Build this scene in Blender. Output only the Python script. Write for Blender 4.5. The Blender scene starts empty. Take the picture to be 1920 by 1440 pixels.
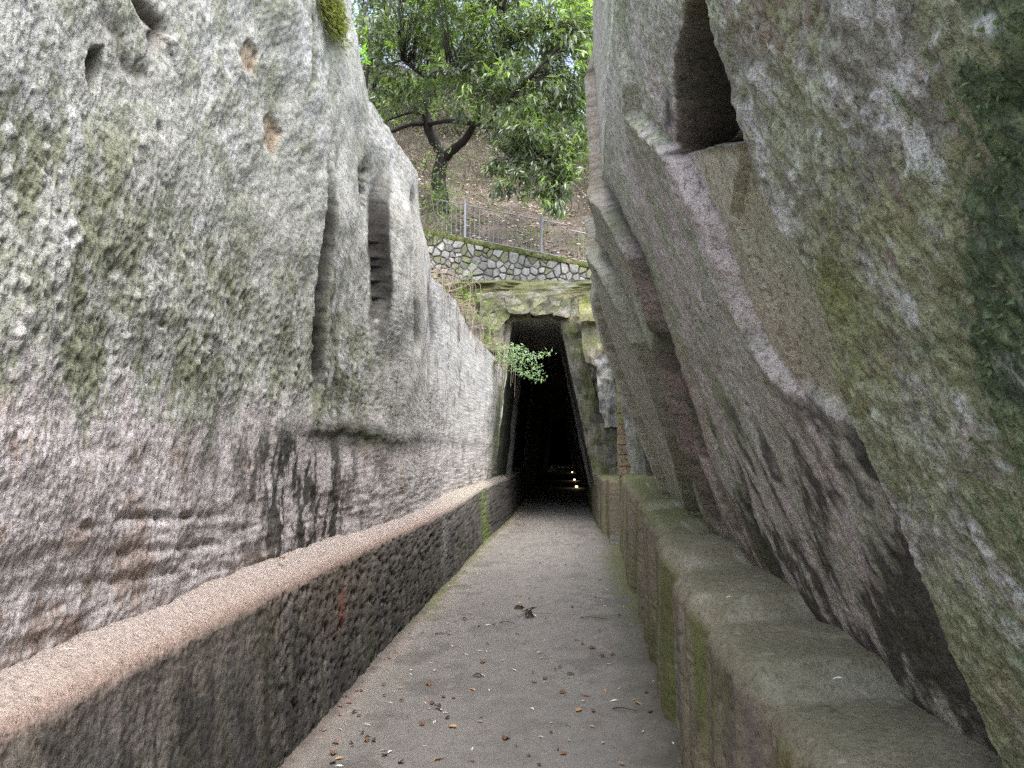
import bpy, math, random
import numpy as np

# ------------------------------------------------------------------ camera, sky, sun, exposure
SC = bpy.context.scene
COL = SC.collection
PITCH, YAW, FPX = math.radians(4.764), math.radians(3.877), 1500.0
EYE = np.array((0.0, 0.0, 1.6))
cam_data = bpy.data.cameras.new('camera')
cam_data.sensor_width = 36.0
cam_data.lens = 36.0 * FPX / 1920.0
cam_data.clip_start = 0.05
cam_data.clip_end = 4000.0
cam = bpy.data.objects.new('camera', cam_data)
COL.objects.link(cam)
cam.location = EYE
cam.rotation_euler = (math.pi / 2 + PITCH, 0, YAW)
SC.camera = cam

SUN_EL, SUN_AZ = math.radians(62), math.radians(152)      # azimuth from +Y towards +X
world = bpy.data.worlds.new('World')
SC.world = world
world.use_nodes = True
wn, wl = world.node_tree.nodes, world.node_tree.links
wn.clear()
sky = wn.new('ShaderNodeTexSky')
sky.sky_type = 'NISHITA'
sky.sun_disc = False
sky.sun_elevation = SUN_EL
sky.sun_rotation = SUN_AZ
sky.air_density = 1.0
sky.dust_density = 4.0
sky.ozone_density = 1.0
hs = wn.new('ShaderNodeHueSaturation')                   # thin overcast: a paler sky
hs.inputs['Saturation'].default_value = 0.7
bgn = wn.new('ShaderNodeBackground')
bgn.inputs['Strength'].default_value = 0.15
wout = wn.new('ShaderNodeOutputWorld')
wl.new(sky.outputs[0], hs.inputs['Color'])
wl.new(hs.outputs[0], bgn.inputs[0])
wl.new(bgn.outputs[0], wout.inputs[0])

sun_data = bpy.data.lights.new('sun', 'SUN')
sun_data.energy = 1.5
sun_data.angle = math.radians(80)
sun_data.color = (1.0, 0.98, 0.95)
sun = bpy.data.objects.new('sun', sun_data)
COL.objects.link(sun)
sd = (math.sin(SUN_AZ) * math.cos(SUN_EL), math.cos(SUN_AZ) * math.cos(SUN_EL), math.sin(SUN_EL))
sun.rotation_euler = (math.radians(90) - SUN_EL, 0, math.pi - SUN_AZ)
sun.location = (sd[0] * 60, sd[1] * 60, sd[2] * 60)

SC.view_settings.view_transform = 'Standard'
SC.view_settings.look = 'None'
SC.view_settings.gamma = 1.0
SC.view_settings.use_curve_mapping = False
SC.view_settings.exposure = 1.95
SC.cycles.use_denoising = False
SC.cycles.max_bounces = 6
SC.cycles.diffuse_bounces = 5
SC.cycles.glossy_bounces = 2
SC.cycles.transmission_bounces = 2
SC.cycles.caustics_reflective = False
SC.cycles.caustics_refractive = False

# ------------------------------------------------------------------ helpers
RNG = np.random.default_rng(7)
random.seed(7)
FW = np.array((-math.sin(YAW) * math.cos(PITCH), math.cos(YAW) * math.cos(PITCH), math.sin(PITCH)))
RT = np.array((math.cos(YAW), math.sin(YAW), 0.0))
UP = np.cross(RT, FW)


def ray(px, py):
    d = FW + RT * ((px - 960) / FPX) + UP * ((720 - py) / FPX)
    return d / d[1]


def at(px, py, Y):
    """the point of the place that lies Y metres down the corridor on this sight line"""
    return EYE + ray(px, py) * Y


def on_floor(px, py, z=0.0):
    d = ray(px, py)
    return EYE + d * ((z - EYE[2]) / d[2])


_perm = np.random.default_rng(3).permutation(256)
_perm = np.concatenate([_perm, _perm]).astype(np.int32)
_g = np.random.default_rng(5).normal(size=(256, 3))
_g = (_g / np.linalg.norm(_g, axis=1)[:, None]).astype(np.float32)


def perlin(p):
    p = p.astype(np.float32)
    i = np.floor(p).astype(np.int32)
    f = p - i
    i &= 255
    w = f * f * f * (f * (f * 6 - 15) + 10)
    out = np.zeros(len(p), np.float32)
    for dx in (0, 1):
        a = _perm[(i[:, 0] + dx) & 255]
        wx = w[:, 0] if dx else 1 - w[:, 0]
        for dy in (0, 1):
            b = _perm[a + ((i[:, 1] + dy) & 255)]
            wy = w[:, 1] if dy else 1 - w[:, 1]
            for dz in (0, 1):
                h = _perm[b + ((i[:, 2] + dz) & 255)] & 255
                wz = w[:, 2] if dz else 1 - w[:, 2]
                g = _g[h]
                out += wx * wy * wz * (g[:, 0] * (f[:, 0] - dx) + g[:, 1] * (f[:, 1] - dy) + g[:, 2] * (f[:, 2] - dz))
    return out * 1.6


def fbm(P, scale, octs=4, gain=0.5, seed=0.0, aniso=(1, 1, 1), ridged=False):
    q = (P * np.array(aniso) * scale + seed * 17.31).astype(np.float32)
    r, a, t = np.zeros(len(P), np.float32), 1.0, 0.0
    for o in range(octs):
        n = perlin(q)
        r += a * ((1 - 2 * np.abs(n)) if ridged else n)
        t += a
        a *= gain
        q = q * 2.03 + 11.7
    return r / t


def worley(U, seed=0):
    """2D cells: nearest distance and a random value for the cell"""
    U = U.astype(np.float32)
    c = np.floor(U).astype(np.int64)
    f = U - c
    best = np.full(len(U), 9.0, np.float32)
    val = np.zeros(len(U), np.float32)
    for dx in (-1, 0, 1):
        for dy in (-1, 0, 1):
            h = ((c[:, 0] + dx) * 73856093 ^ (c[:, 1] + dy) * 19349663 ^ (seed * 83492791)) & 0x7fffffff
            h = (h * 1103515245 + 12345) & 0x7fffffff
            ox = (h & 1023) / 1023.0
            oy = ((h >> 10) & 1023) / 1023.0
            d = (dx + ox - f[:, 0]) ** 2 + (dy + oy - f[:, 1]) ** 2
            m = d < best
            best[m] = d[m]
            val[m] = (((h >> 20) & 255) / 255.0)[m]
    return np.sqrt(best), val


def sstep(a, b, x):
    t = np.clip((x - a) / (b - a), 0, 1)
    return t * t * (3 - 2 * t)


def mix(a, b, t):
    a, b = np.asarray(a, np.float32), np.asarray(b, np.float32)
    return a + (b - a) * np.asarray(t, np.float32)[..., None]


def saturate(c, k, gain=1.0):
    L = c.mean(1, keepdims=True)
    return np.clip(L + (c - L) * k, .01, 1) * gain


def line_dist(U, pts):
    """distance to a polyline in 2D, and the share of the way along it"""
    best = np.full(len(U), 1e9)
    along = np.zeros(len(U))
    side = np.zeros(len(U))
    pts = np.asarray(pts, float)
    L = np.concatenate([[0], np.cumsum(np.linalg.norm(np.diff(pts, axis=0), axis=1))])
    for k in range(len(pts) - 1):
        a, b = pts[k], pts[k + 1]
        ab = b - a
        t = np.clip(((U - a) @ ab) / (ab @ ab + 1e-12), 0, 1)
        v = U - (a + t[:, None] * ab)
        d = np.hypot(v[:, 0], v[:, 1])
        m = d < best
        best[m] = d[m]
        along[m] = ((L[k] + t * (L[k + 1] - L[k])) / L[-1])[m]
        side[m] = np.sign(ab[0] * v[:, 1] - ab[1] * v[:, 0])[m]
    return best, along, side


def poly_sd(U, pts):
    """signed distance to a closed polygon, negative inside"""
    pts = np.asarray(pts, float)
    d, _, _ = line_dist(U, np.vstack([pts, pts[:1]]))
    ins = np.zeros(len(U), bool)
    n = len(pts)
    for i in range(n):
        a, b = pts[i], pts[(i + 1) % n]
        c = (a[1] > U[:, 1]) != (b[1] > U[:, 1])
        xx = (b[0] - a[0]) * (U[:, 1] - a[1]) / (b[1] - a[1] + 1e-12) + a[0]
        ins ^= c & (U[:, 0] < xx)
    return np.where(ins, -d, d)


def new_mesh(name, V, faces_loops, starts, totals, col=None, smooth=True):
    me = bpy.data.meshes.new(name)
    me.vertices.add(len(V))
    me.vertices.foreach_set('co', np.asarray(V, np.float32).ravel())
    me.loops.add(len(faces_loops))
    me.loops.foreach_set('vertex_index', np.asarray(faces_loops, np.int32))
    me.polygons.add(len(starts))
    me.polygons.foreach_set('loop_start', np.asarray(starts, np.int32))
    me.polygons.foreach_set('loop_total', np.asarray(totals, np.int32))
    me.update(calc_edges=True)
    me.polygons.foreach_set('use_smooth', np.full(len(starts), smooth, bool))
    if col is not None:
        ca = me.color_attributes.new('Col', 'FLOAT_COLOR', 'POINT')
        c4 = np.ones((len(V), 4), np.float32)
        c4[:, :3] = np.clip(col, 0.004, 1)
        ca.data.foreach_set('color', c4.ravel())
    return me


def obj(name, me, mat=None, parent=None, **props):
    o = bpy.data.objects.new(name, me)
    COL.objects.link(o)
    if mat is not None and me is not None and not me.materials:
        me.materials.append(mat)
    o.parent = parent
    for k, v in props.items():
        o[k] = v
    return o


def thing(name, label, cat, group=None, loc=(0, 0, 0)):
    o = bpy.data.objects.new(name, None)
    COL.objects.link(o)
    o.location = loc
    o.empty_display_size = 0.2
    o['label'] = label
    o['category'] = cat
    if group:
        o['group'] = group
    return o


def grid_mesh(name, V, col=None, flip=False, smooth=True):
    nr, nc = V.shape[:2]
    idx = np.arange(nr * nc, dtype=np.int32).reshape(nr, nc)
    q = np.stack([idx[:-1, :-1], idx[:-1, 1:], idx[1:, 1:], idx[1:, :-1]], -1).reshape(-1, 4)
    if flip:
        q = q[:, ::-1]
    n = len(q)
    return new_mesh(name, V.reshape(-1, 3), q.ravel(), np.arange(n) * 4, np.full(n, 4),
                    None if col is None else col.reshape(-1, 3), smooth)


def py_mesh(name, verts, faces, col=None, smooth=False):
    loops, starts, tot, k = [], [], [], 0
    for f in faces:
        loops.extend(f)
        starts.append(k)
        tot.append(len(f))
        k += len(f)
    return new_mesh(name, np.asarray(verts, float), loops, starts, tot, col, smooth)


def tube_geo(pts, rad, sides=6):
    pts = np.asarray(pts, float)
    rad = np.broadcast_to(np.asarray(rad, float), (len(pts),))
    t = np.gradient(pts, axis=0)
    t /= np.linalg.norm(t, axis=1)[:, None] + 1e-9
    ref = np.array((0.31, 0.9, 0.28))
    u = np.cross(t, ref)
    u /= np.linalg.norm(u, axis=1)[:, None] + 1e-9
    w = np.cross(t, u)
    a = np.arange(sides) * 2 * math.pi / sides
    V = (pts[:, None] + rad[:, None, None] * (np.cos(a)[None, :, None] * u[:, None] + np.sin(a)[None, :, None] * w[:, None])).reshape(-1, 3)
    F = []
    for i in range(len(pts) - 1):
        for j in range(sides):
            k = (j + 1) % sides
            F.append((i * sides + j, i * sides + k, (i + 1) * sides + k, (i + 1) * sides + j))
    F.append(tuple(range(sides))[::-1])
    F.append(tuple(range((len(pts) - 1) * sides, len(pts) * sides)))
    return V, F


class Bag:
    """collects shapes into one mesh"""
    def __init__(self):
        self.V, self.F, self.C, self.n = [], [], [], 0

    def add(self, V, F, c=None):
        V = np.asarray(V, float)
        self.V.append(V)
        self.F.extend([tuple(int(i) + self.n for i in f) for f in F])
        self.n += len(V)
        if c is not None:
            self.C.append(np.broadcast_to(np.asarray(c, float), (len(V), 3)))
        return self

    def tube(self, pts, rad, sides=6, c=None):
        return self.add(*tube_geo(pts, rad, sides), c)

    def box(self, lo, hi, c=None):
        x0, y0, z0 = lo
        x1, y1, z1 = hi
        V = [(x0, y0, z0), (x1, y0, z0), (x1, y1, z0), (x0, y1, z0), (x0, y0, z1), (x1, y0, z1), (x1, y1, z1), (x0, y1, z1)]
        F = [(0, 3, 2, 1), (4, 5, 6, 7), (0, 1, 5, 4), (1, 2, 6, 5), (2, 3, 7, 6), (3, 0, 4, 7)]
        return self.add(V, F, c)

    def mesh(self, name, smooth=False):
        return py_mesh(name, np.concatenate(self.V), self.F, np.concatenate(self.C) if self.C else None, smooth)


def smooth_curve(pts, n=24):
    pts = np.asarray(pts, float)
    if len(pts) < 3:
        t = np.linspace(0, 1, n)[:, None]
        return pts[0] * (1 - t) + pts[-1] * t
    P = np.vstack([2 * pts[0] - pts[1], pts, 2 * pts[-1] - pts[-2]])
    out = []
    m = len(pts) - 1
    for s in np.linspace(0, m - 1e-6, n):
        k = int(s)
        t = s - k
        a, b, c, d = P[k], P[k + 1], P[k + 2], P[k + 3]
        out.append(0.5 * (2 * b + (c - a) * t + (2 * a - 5 * b + 4 * c - d) * t * t + (3 * b - a - 3 * c + d) * t ** 3))
    return np.array(out)


def unit(v):
    return v / (np.linalg.norm(v, axis=-1, keepdims=True) + 1e-9)


def leaf_mesh(name, base, direc, nrm, length, width, col, fold=0.25):
    """many two-sided leaves: base point, direction, face normal, each with a folded midrib"""
    n = len(base)
    d = unit(direc)
    s = unit(np.cross(d, nrm))
    m = np.cross(s, d)
    L, W = length[:, None], width[:, None]
    v0 = base
    v1 = base + d * L * 0.42 + s * W * 0.5 + m * W * fold
    v2 = base + d * L * 0.42 - s * W * 0.5 + m * W * fold
    v3 = base + d * L - m * L * 0.10
    vm = base + d * L * 0.45
    V = np.stack([v0, v1, v2, v3, vm], 1).reshape(-1, 3)
    k = (np.arange(n) * 5)[:, None]
    F = np.concatenate([k + np.array([[0, 4, 1]]), k + np.array([[4, 3, 1]]), k + np.array([[0, 2, 4]]), k + np.array([[4, 2, 3]])], 1).reshape(-1)
    nf = n * 4
    return new_mesh(name, V, F, np.arange(nf) * 3, np.full(nf, 3), np.repeat(col, 5, 0), False)


# ------------------------------------------------------------------ materials
def mat_new(name):
    m = bpy.data.materials.new(name)
    m.use_nodes = True
    nt = m.node_tree
    nt.nodes.clear()
    out = nt.nodes.new('ShaderNodeOutputMaterial')
    b = nt.nodes.new('ShaderNodeBsdfPrincipled')
    nt.links.new(b.outputs[0], out.inputs[0])
    return m, nt, b, out


def N(nt, kind, **kw):
    n = nt.nodes.new(kind)
    for k, v in kw.items():
        if k in n.inputs:
            n.inputs[k].default_value = v
        else:
            setattr(n, k, v)
    return n


def ramp(nt, src, stops):
    r = nt.nodes.new('ShaderNodeValToRGB')
    e = r.color_ramp.elements
    while len(e) < len(stops):
        e.new(0.5)
    for k, (p, c) in enumerate(stops):
        e[k].position = p
        e[k].color = (c, c, c, 1) if not hasattr(c, '__len__') else (*c, 1)
    nt.links.new(src, r.inputs[0])
    return r.outputs[0]


def mixc(nt, kind, fac, a, b):
    m = nt.nodes.new('ShaderNodeMix')
    m.data_type = 'RGBA'
    m.blend_type = kind
    m.clamp_result = False
    for sock, v in ((m.inputs[0], fac), (m.inputs[6], a), (m.inputs[7], b)):
        if hasattr(v, 'is_linked'):
            nt.links.new(v, sock)
        elif hasattr(v, '__len__'):
            sock.default_value = (*v, 1)
        else:
            sock.default_value = v
    return m.outputs[2]


def rock_mat(name, grain=1.0, contrast=1.0, bump=0.6, streak=(1, 1, 1), color=None, rough=0.95, dist=0.012):
    """weathered tuff: painted-in stains and shade from the mesh, fine lichen speckle and grain from noise"""
    m, nt, b, out = mat_new(name)
    tc = N(nt, 'ShaderNodeTexCoord')
    mp = N(nt, 'ShaderNodeMapping')
    mp.inputs['Scale'].default_value = streak
    nt.links.new(tc.outputs['Object'], mp.inputs[0])

    def noise(scale, detail, rough_=0.6):
        n = N(nt, 'ShaderNodeTexNoise', Scale=scale * grain, Detail=detail, Roughness=rough_)
        nt.links.new(mp.outputs[0], n.inputs['Vector'])
        return n.outputs['Fac']
    if color is None:
        base = N(nt, 'ShaderNodeAttribute', attribute_name='Col').outputs['Color']
    else:
        base = N(nt, 'ShaderNodeRGB').outputs[0]
        base.default_value = (*color, 1)
    fine, mid = noise(165, 2, 0.75), noise(46, 4, 0.72)
    c = 0.42 * contrast
    base = mixc(nt, 'MULTIPLY', 1.0, base, ramp(nt, fine, [(0.38, 1 - 1.3 * c), (0.46, 1.0), (0.56, 1.0), (0.64, 1 + 0.9 * c)]))
    base = mixc(nt, 'MULTIPLY', 1.0, base, ramp(nt, mid, [(0.36, 1 - 1.5 * c), (0.43, 1 - .2 * c), (0.56, 1.0), (0.62, 1 + 0.7 * c)]))
    nt.links.new(base, b.inputs['Base Color'])
    b.inputs['Roughness'].default_value = rough
    b.inputs['Specular IOR Level'].default_value = 0.25
    h = mixc(nt, 'ADD', 0.6, ramp(nt, mid, [(0.34, 0.0), (0.46, 0.75), (0.7, 1.0)]), fine)
    bp = N(nt, 'ShaderNodeBump', Strength=bump, Distance=dist)
    nt.links.new(h, bp.inputs['Height'])
    nt.links.new(bp.outputs[0], b.inputs['Normal'])
    return m


def plain_mat(name, color, rough=0.8, metal=0.0, scale=12, var=0.35, bump=0.2):
    m, nt, b, out = mat_new(name)
    tc = N(nt, 'ShaderNodeTexCoord')
    n = N(nt, 'ShaderNodeTexNoise', Scale=scale, Detail=6.0, Roughness=0.65)
    nt.links.new(tc.outputs['Object'], n.inputs['Vector'])
    c = mixc(nt, 'MULTIPLY', 1.0, color, ramp(nt, n.outputs['Fac'], [(0.3, 1 - var), (0.7, 1 + var)]))
    nt.links.new(c, b.inputs['Base Color'])
    b.inputs['Roughness'].default_value = rough
    b.inputs['Metallic'].default_value = metal
    bp = N(nt, 'ShaderNodeBump', Strength=bump, Distance=0.01)
    nt.links.new(n.outputs['Fac'], bp.inputs['Height'])
    nt.links.new(bp.outputs[0], b.inputs['Normal'])
    return m


def leaf_mat(name, rough=0.38, trans=0.35, spec=0.5):
    m, nt, b, out = mat_new(name)
    a = N(nt, 'ShaderNodeAttribute', attribute_name='Col')
    nt.links.new(a.outputs['Color'], b.inputs['Base Color'])
    b.inputs['Roughness'].default_value = rough
    b.inputs['Specular IOR Level'].default_value = spec
    t = N(nt, 'ShaderNodeBsdfTranslucent')
    tcol = mixc(nt, 'MULTIPLY', 1.0, a.outputs['Color'], (1.9, 2.2, 0.8))
    nt.links.new(tcol, t.inputs['Color'])
    ms = N(nt, 'ShaderNodeMixShader')
    ms.inputs[0].default_value = trans
    nt.links.new(b.outputs[0], ms.inputs[1])
    nt.links.new(t.outputs[0], ms.inputs[2])
    nt.links.new(ms.outputs[0], out.inputs[0])
    return m


M = {}
M['rock_pale'] = rock_mat('weathered_pale_tuff', 1.0, 0.66, 0.5, (1, 1, 0.85))
M['rock_green'] = rock_mat('weathered_green_tuff', 1.0, 0.72, 0.55, (1, 1, 0.95))
M['bench'] = rock_mat('hewn_bench_tuff', 1.0, 0.5, 0.5, (1, 1, 0.6))
M['ledge'] = rock_mat('worn_ledge_tuff', 1.0, 0.42, 0.45, (1, 1, 0.6))
M['portal'] = rock_mat('mossy_portal_tuff', 0.7, 0.8, 0.7)
M['floor'] = rock_mat('trodden_concrete', 1.3, 0.2, 0.2, (1, 1, 1), rough=0.85, dist=0.006)
M['stone'] = rock_mat('grey_rubble_stone', 0.5, 0.7, 0.6)
M['soil'] = rock_mat('leaf_mould_soil', 0.35, 0.9, 0.8, dist=0.05)
M['bark'] = plain_mat('dark_bark', (0.022, 0.018, 0.015), 0.9, 0, 14, 0.6, 0.8)
M['twig'] = plain_mat('grey_brown_twig', (0.10, 0.078, 0.06), 0.9, 0, 20, 0.4, 0.2)
M['steel'] = plain_mat('galvanised_steel', (0.27, 0.28, 0.29), 0.45, 0.6, 30, 0.15, 0.05)
M['leaf'] = leaf_mat('glossy_evergreen_leaf', 0.30, 0.34, 0.8)
M['leaf_soft'] = leaf_mat('soft_green_leaf', 0.5, 0.45, 0.4)
M['dry'] = leaf_mat('dry_leaf', 0.7, 0.12, 0.3)

# ------------------------------------------------------------------ left rock wall
def XL0(y, z):
    return -1.70 + 0.035 * (z - 0.95) + sstep(11, 18, y) * (0.08 + 0.055 * (z - 0.95)) + 0.03 * np.sin(y * 0.9)


def on_left(px, py):
    d = ray(px, py)
    Y = 5.0
    for _ in range(30):
        z = EYE[2] + d[2] * Y
        Y = 0.5 * Y + 0.5 * float(XL0(np.float64(Y), np.float64(z))) / d[0]
    return np.array((Y, EYE[2] + d[2] * Y))


def left_line(*pp):
    return [on_left(*p) for p in pp]


sil = np.array(left_line((660, 40), (672, 100), (690, 180), (730, 240), (782, 325), (795, 440), (806, 520), (850, 562), (880, 620), (940, 690)))
LZ_Y = np.concatenate([[-12, -1, 1.5, 3.0, 4.3, 5.2, sil[0, 0] - 0.25], sil[:, 0]])
LZ_Z = np.concatenate([[2.7, 2.9, 3.25, 3.95, 4.65, 5.05, 5.1], sil[:, 1]])  # near heights, out of view, kept low so sky light gets in


def left_top(y):
    return np.interp(y, LZ_Y, LZ_Z)


def bench_top_left(y):
    return 0.95 + 0.03 * np.sin(y * 0.5) + 0.006 * y * (y > 0)


def rows(nb, na, zb, zt, y):
    """row heights: nb rows where the place is seen from the path, na rows above"""
    zv = np.minimum(zt - 0.02, np.maximum(zb + 1.2, 1.6 + 0.66 * np.maximum(y, 1.2) + 0.5))
    a = np.linspace(0, 1, nb)[:, None] * (zv - zb)[None] + zb[None]
    b = np.linspace(0, 1, na + 1)[1:, None] * (zt - zv)[None] + zv[None]
    return np.vstack([a, b])


def build_left_wall():
    yc = np.concatenate([np.linspace(-1.8, 1.5, 130), 1 / np.linspace(1 / 1.6, 1 / 18.7, 720)])
    zt = left_top(yc)
    zb = bench_top_left(yc) - 0.06
    Z = rows(430, 60, zb, zt, yc)
    Y = np.broadcast_to(yc, Z.shape)
    sh = Z.shape
    y, z = Y.ravel().astype(float), Z.ravel().astype(float)
    x = XL0(y, z)
    P = np.stack([x, y, z], 1)
    U = np.stack([y, z], 1)
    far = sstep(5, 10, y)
    # broad form
    d = 0.07 * fbm(P, 0.55, 3, seed=1) + 0.035 * fbm(P, 2.1, 3, seed=2)
    str_n = fbm(P, 9, 4, 0.6, seed=3, aniso=(1, 1.0, 0.5))
    d += 0.013 * str_n
    d += 0.008 * fbm(P, 34, 3, 0.6, seed=4, aniso=(1, 1, 0.8))
    # knobbly pitted belt and pits
    belt = sstep(1.72, 1.95, z + 0.12 * fbm(P, 2.5, 3, seed=5)) * (1 - sstep(2.3, 3.0, z))
    belt *= 1 - sstep(5.5, 9, y)
    wj = 0.35 * fbm(P, 14, 3, 0.6, seed=13)
    w1, v1 = worley(np.stack([y * 17 + wj, z * 13 + wj], 1), 1)
    w2, v2 = worley(np.stack([y * 38 + wj, z * 28 - wj], 1), 2)
    pits = np.clip((v1 - 0.6) * 3, 0, 1) * np.exp(-(w1 / 0.30) ** 2)
    pits2 = (v2 > 0.55) * np.exp(-(w2 / 0.32) ** 2)
    d -= 0.010 * pits * (0.15 + 0.9 * belt) + 0.005 * pits2 * (0.5 + 0.7 * belt)
    d += 0.012 * belt * ((v1 < 0.3) * np.exp(-(w1 / 0.3) ** 2))
    # diagonal erosion runnels in the upper sheet
    up = sstep(2.6, 3.2, z) * (1 - far)
    q = P.copy()
    q[:, 1], q[:, 2] = (y * 0.8 + z * 0.6), (-y * 0.6 + z * 0.8)
    runn = fbm(q, 7, 3, 0.55, seed=6, aniso=(1, 0.45, 1.0))
    d += 0.016 * up * runn
    # the ledge line at shoulder height, undercut beyond
    lz = 1.74 + 0.07 * fbm(np.stack([0 * y, y, 0 * y], 1), 0.7, 3, seed=7) + 0.045 * fbm(P, 5, 3, seed=8)
    und = sstep(4.4, 5.6, y) * (1 - 0.5 * sstep(7.5, 12, y)) * np.clip(0.75 + 0.9 * fbm(P, 2.2, 3, seed=14), 0.1, 1.5)
    under = sstep(0.0, 0.05, lz - z) * (1 - sstep(0.05, 0.45, lz - z))
    d -= 0.014 * und * under * (0.6 + 0.9 * sstep(5.0, 5.8, y) * (1 - sstep(6.2, 7.5, y)))
    d += 0.012 * und * np.exp(-((z - lz - 0.06) / 0.10) ** 2)
    # chisel courses near the bench
    for pts, dep, wid in ((((150, 990), (230, 972), (420, 968)), 0.035, 0.020), (((150, 1042), (330, 1030), (460, 1015)), 0.030, 0.020),
                          (((60, 1100), (250, 1085), (420, 1060)), 0.018, 0.02), (((120, 850), (230, 842), (330, 862)), 0.016, 0.03)):
        dd, al, _ = line_dist(U, left_line(*pts))
        amp = np.clip(0.4 + 1.3 * fbm(P, 7, 2, seed=9), 0, 1.2) * np.sin(np.pi * np.clip(al, 0.02, 0.98)) ** 0.5
        d -= dep * amp * np.exp(-(dd / wid) ** 2)
    tool = fbm(P, 6, 3, seed=10, aniso=(1, 0.35, 2.2))
    d += 0.016 * tool * (1 - sstep(1.15, 1.6, z))
    # cracks, crevice, scars
    crk = left_line((617, 300), (622, 380), (614, 470), (606, 560), (601, 610), (604, 690), (602, 745))
    dc, al, sd_ = line_dist(U, crk)
    wv = 0.6 + 0.8 * np.sin(np.pi * al)
    yck = np.interp(z, [p[1] for p in crk][::-1], [p[0] for p in crk][::-1]) + .035 * fbm(P, 5, 3, seed=16)
    wck = sstep(crk[-1][1] - .1, crk[-1][1] + .25, z) * (1 - sstep(crk[0][1] - .4, crk[0][1] + .1, z))
    d += 0.045 * wck * sstep(0.02, 0.07, y - yck) * np.clip(1 - (y - yck) / 1.2, 0, 1)
    d -= 0.10 * wck * np.exp(-((y - yck) / .05) ** 2)
    crv = left_line((726, 318), (711, 372), (707, 430), (711, 500), (713, 560), (708, 605))
    dv, alv, sv = line_dist(U, crv)
    ycv = np.interp(z, [p[1] for p in crv][::-1], [p[0] for p in crv][::-1]) + .06 * fbm(P, 4, 3, seed=15)
    wz = sstep(crv[-1][1] - .35, crv[-1][1] + .45, z) * (1 - sstep(crv[0][1] - .5, crv[0][1] + .15, z))
    d += 0.10 * wz * sstep(0.0, 0.10, y - ycv) * (1 - sstep(0.3, 2.4, y - ycv)) - 0.05 * wz * np.exp(-((ycv - y) / .35) ** 2) * (y < ycv)
    cface = np.sqrt(wz) * np.exp(-((y - ycv - .04) / .15) ** 4)
    crv2 = left_line((693, 320), (685, 345), (690, 362))
    dv2, _, _ = line_dist(U, crv2)
    d -= 0.07 * np.exp(-(dv2 / 0.12) ** 2) * (0.4 + 0.9 * np.clip(fbm(P, 14, 2, seed=11) + .4, 0, 1))
    crk2 = left_line((580, 40), (578, 100), (580, 150))
    d2, _, _ = line_dist(U, crk2)
    d -= 0.05 * np.exp(-(d2 / 0.022) ** 2)
    crk3 = left_line((776, 380), (774, 470), (770, 560), (778, 640))
    d3, _, _ = line_dist(U, crk3)
    d -= 0.10 * np.exp(-(d3 / 0.10) ** 2)
    crk4 = left_line((800, 560), (812, 640), (806, 700))
    d4, _, _ = line_dist(U, crk4)
    d -= 0.06 * np.exp(-(d4 / 0.12) ** 2)
    crk5 = left_line((268, 0), (296, 35), (315, 55), (300, 75))
    d5, _, s5 = line_dist(U, crk5)
    d -= 0.05 * np.exp(-(d5 / 0.035) ** 2) + 0.02 * np.exp(-d5 / 0.12) * (s5 > 0)
    crk6 = left_line((196, 30), (225, 75), (245, 120), (285, 140))
    d6, _, _ = line_dist(U, crk6)
    d -= 0.028 * np.exp(-(d6 / 0.04) ** 2) * (0.5 + fbm(P, 8, 2, seed=12))
    hole = poly_sd(U, left_line((180, 92), (201, 88), (203, 130), (193, 172), (174, 160), (172, 120)))
    d -= 0.055 * (1 - sstep(-0.015, 0.012, hole))
    pit = np.hypot(*(U - on_left(309, 243)).T)
    d -= 0.05 * np.exp(-(pit / 0.022) ** 2)
    sc1 = poly_sd(U, left_line((455, 98), (470, 70), (492, 100), (488, 140), (460, 128)))
    sc2 = poly_sd(U, left_line((508, 225), (522, 210), (538, 250), (530, 296), (508, 262)))
    scar = np.maximum(1 - sstep(-0.03, 0.02, sc1 + 0.03 * str_n), 1 - sstep(-0.03, 0.02, sc2 + 0.03 * str_n))
    d -= 0.022 * scar
    # jamb: turns away into the tunnel at the far end
    x2 = x + d - 0.10 * sstep(18.2, 18.7, y)
    P2 = np.stack([x2, y, z], 1)

    # stains, lichen, and some shade painted in
    n1 = fbm(P, 0.9, 4, seed=20)
    n2 = fbm(P, 3.2, 4, seed=21)
    n3 = fbm(P, 8.0, 4, 0.6, seed=22, aniso=(1, 1, 0.4))
    n4 = fbm(P, 22.0, 3, 0.6, seed=23, aniso=(1, 1, 0.6))
    c = mix((0.42, 0.43, 0.40), (0.55, 0.56, 0.56), sstep(-0.25, 0.35, n1 + 0.5 * n2))
    grn = sstep(0.0, 0.30, n2 + 0.45 * n1 + 0.35 * n3 + 0.55 * n4 + 0.08)
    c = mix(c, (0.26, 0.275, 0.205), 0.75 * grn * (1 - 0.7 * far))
    c = mix(c, (0.20, 0.215, 0.14), 0.7 * sstep(.2, .8, belt + .4 * n4 + .3 * n3) * sstep(-0.25, 0.15, n2 + 0.4 * n3 + .5 * n4))
    low = 1 - sstep(-0.12, 0.16, z - lz + 0.30 * n2 + 0.25 * n3 + .12 * n1 + .28 * n4)
    c = mix(c, (0.58, 0.535, 0.55), 0.85 * low)
    c = mix(c, (0.36, 0.285, 0.245), 0.7 * low * sstep(0.08, 0.30, .4 * n4 + n2 - 0.3 * n1 + 0.25 * n3))
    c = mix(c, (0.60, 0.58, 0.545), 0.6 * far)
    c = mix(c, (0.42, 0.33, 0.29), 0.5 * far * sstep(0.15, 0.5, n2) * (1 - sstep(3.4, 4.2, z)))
    c = mix(c, (0.20, 0.19, 0.15), 0.8 * far * sstep(0.12, 0.42, n3 - 0.15 * n1))
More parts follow.
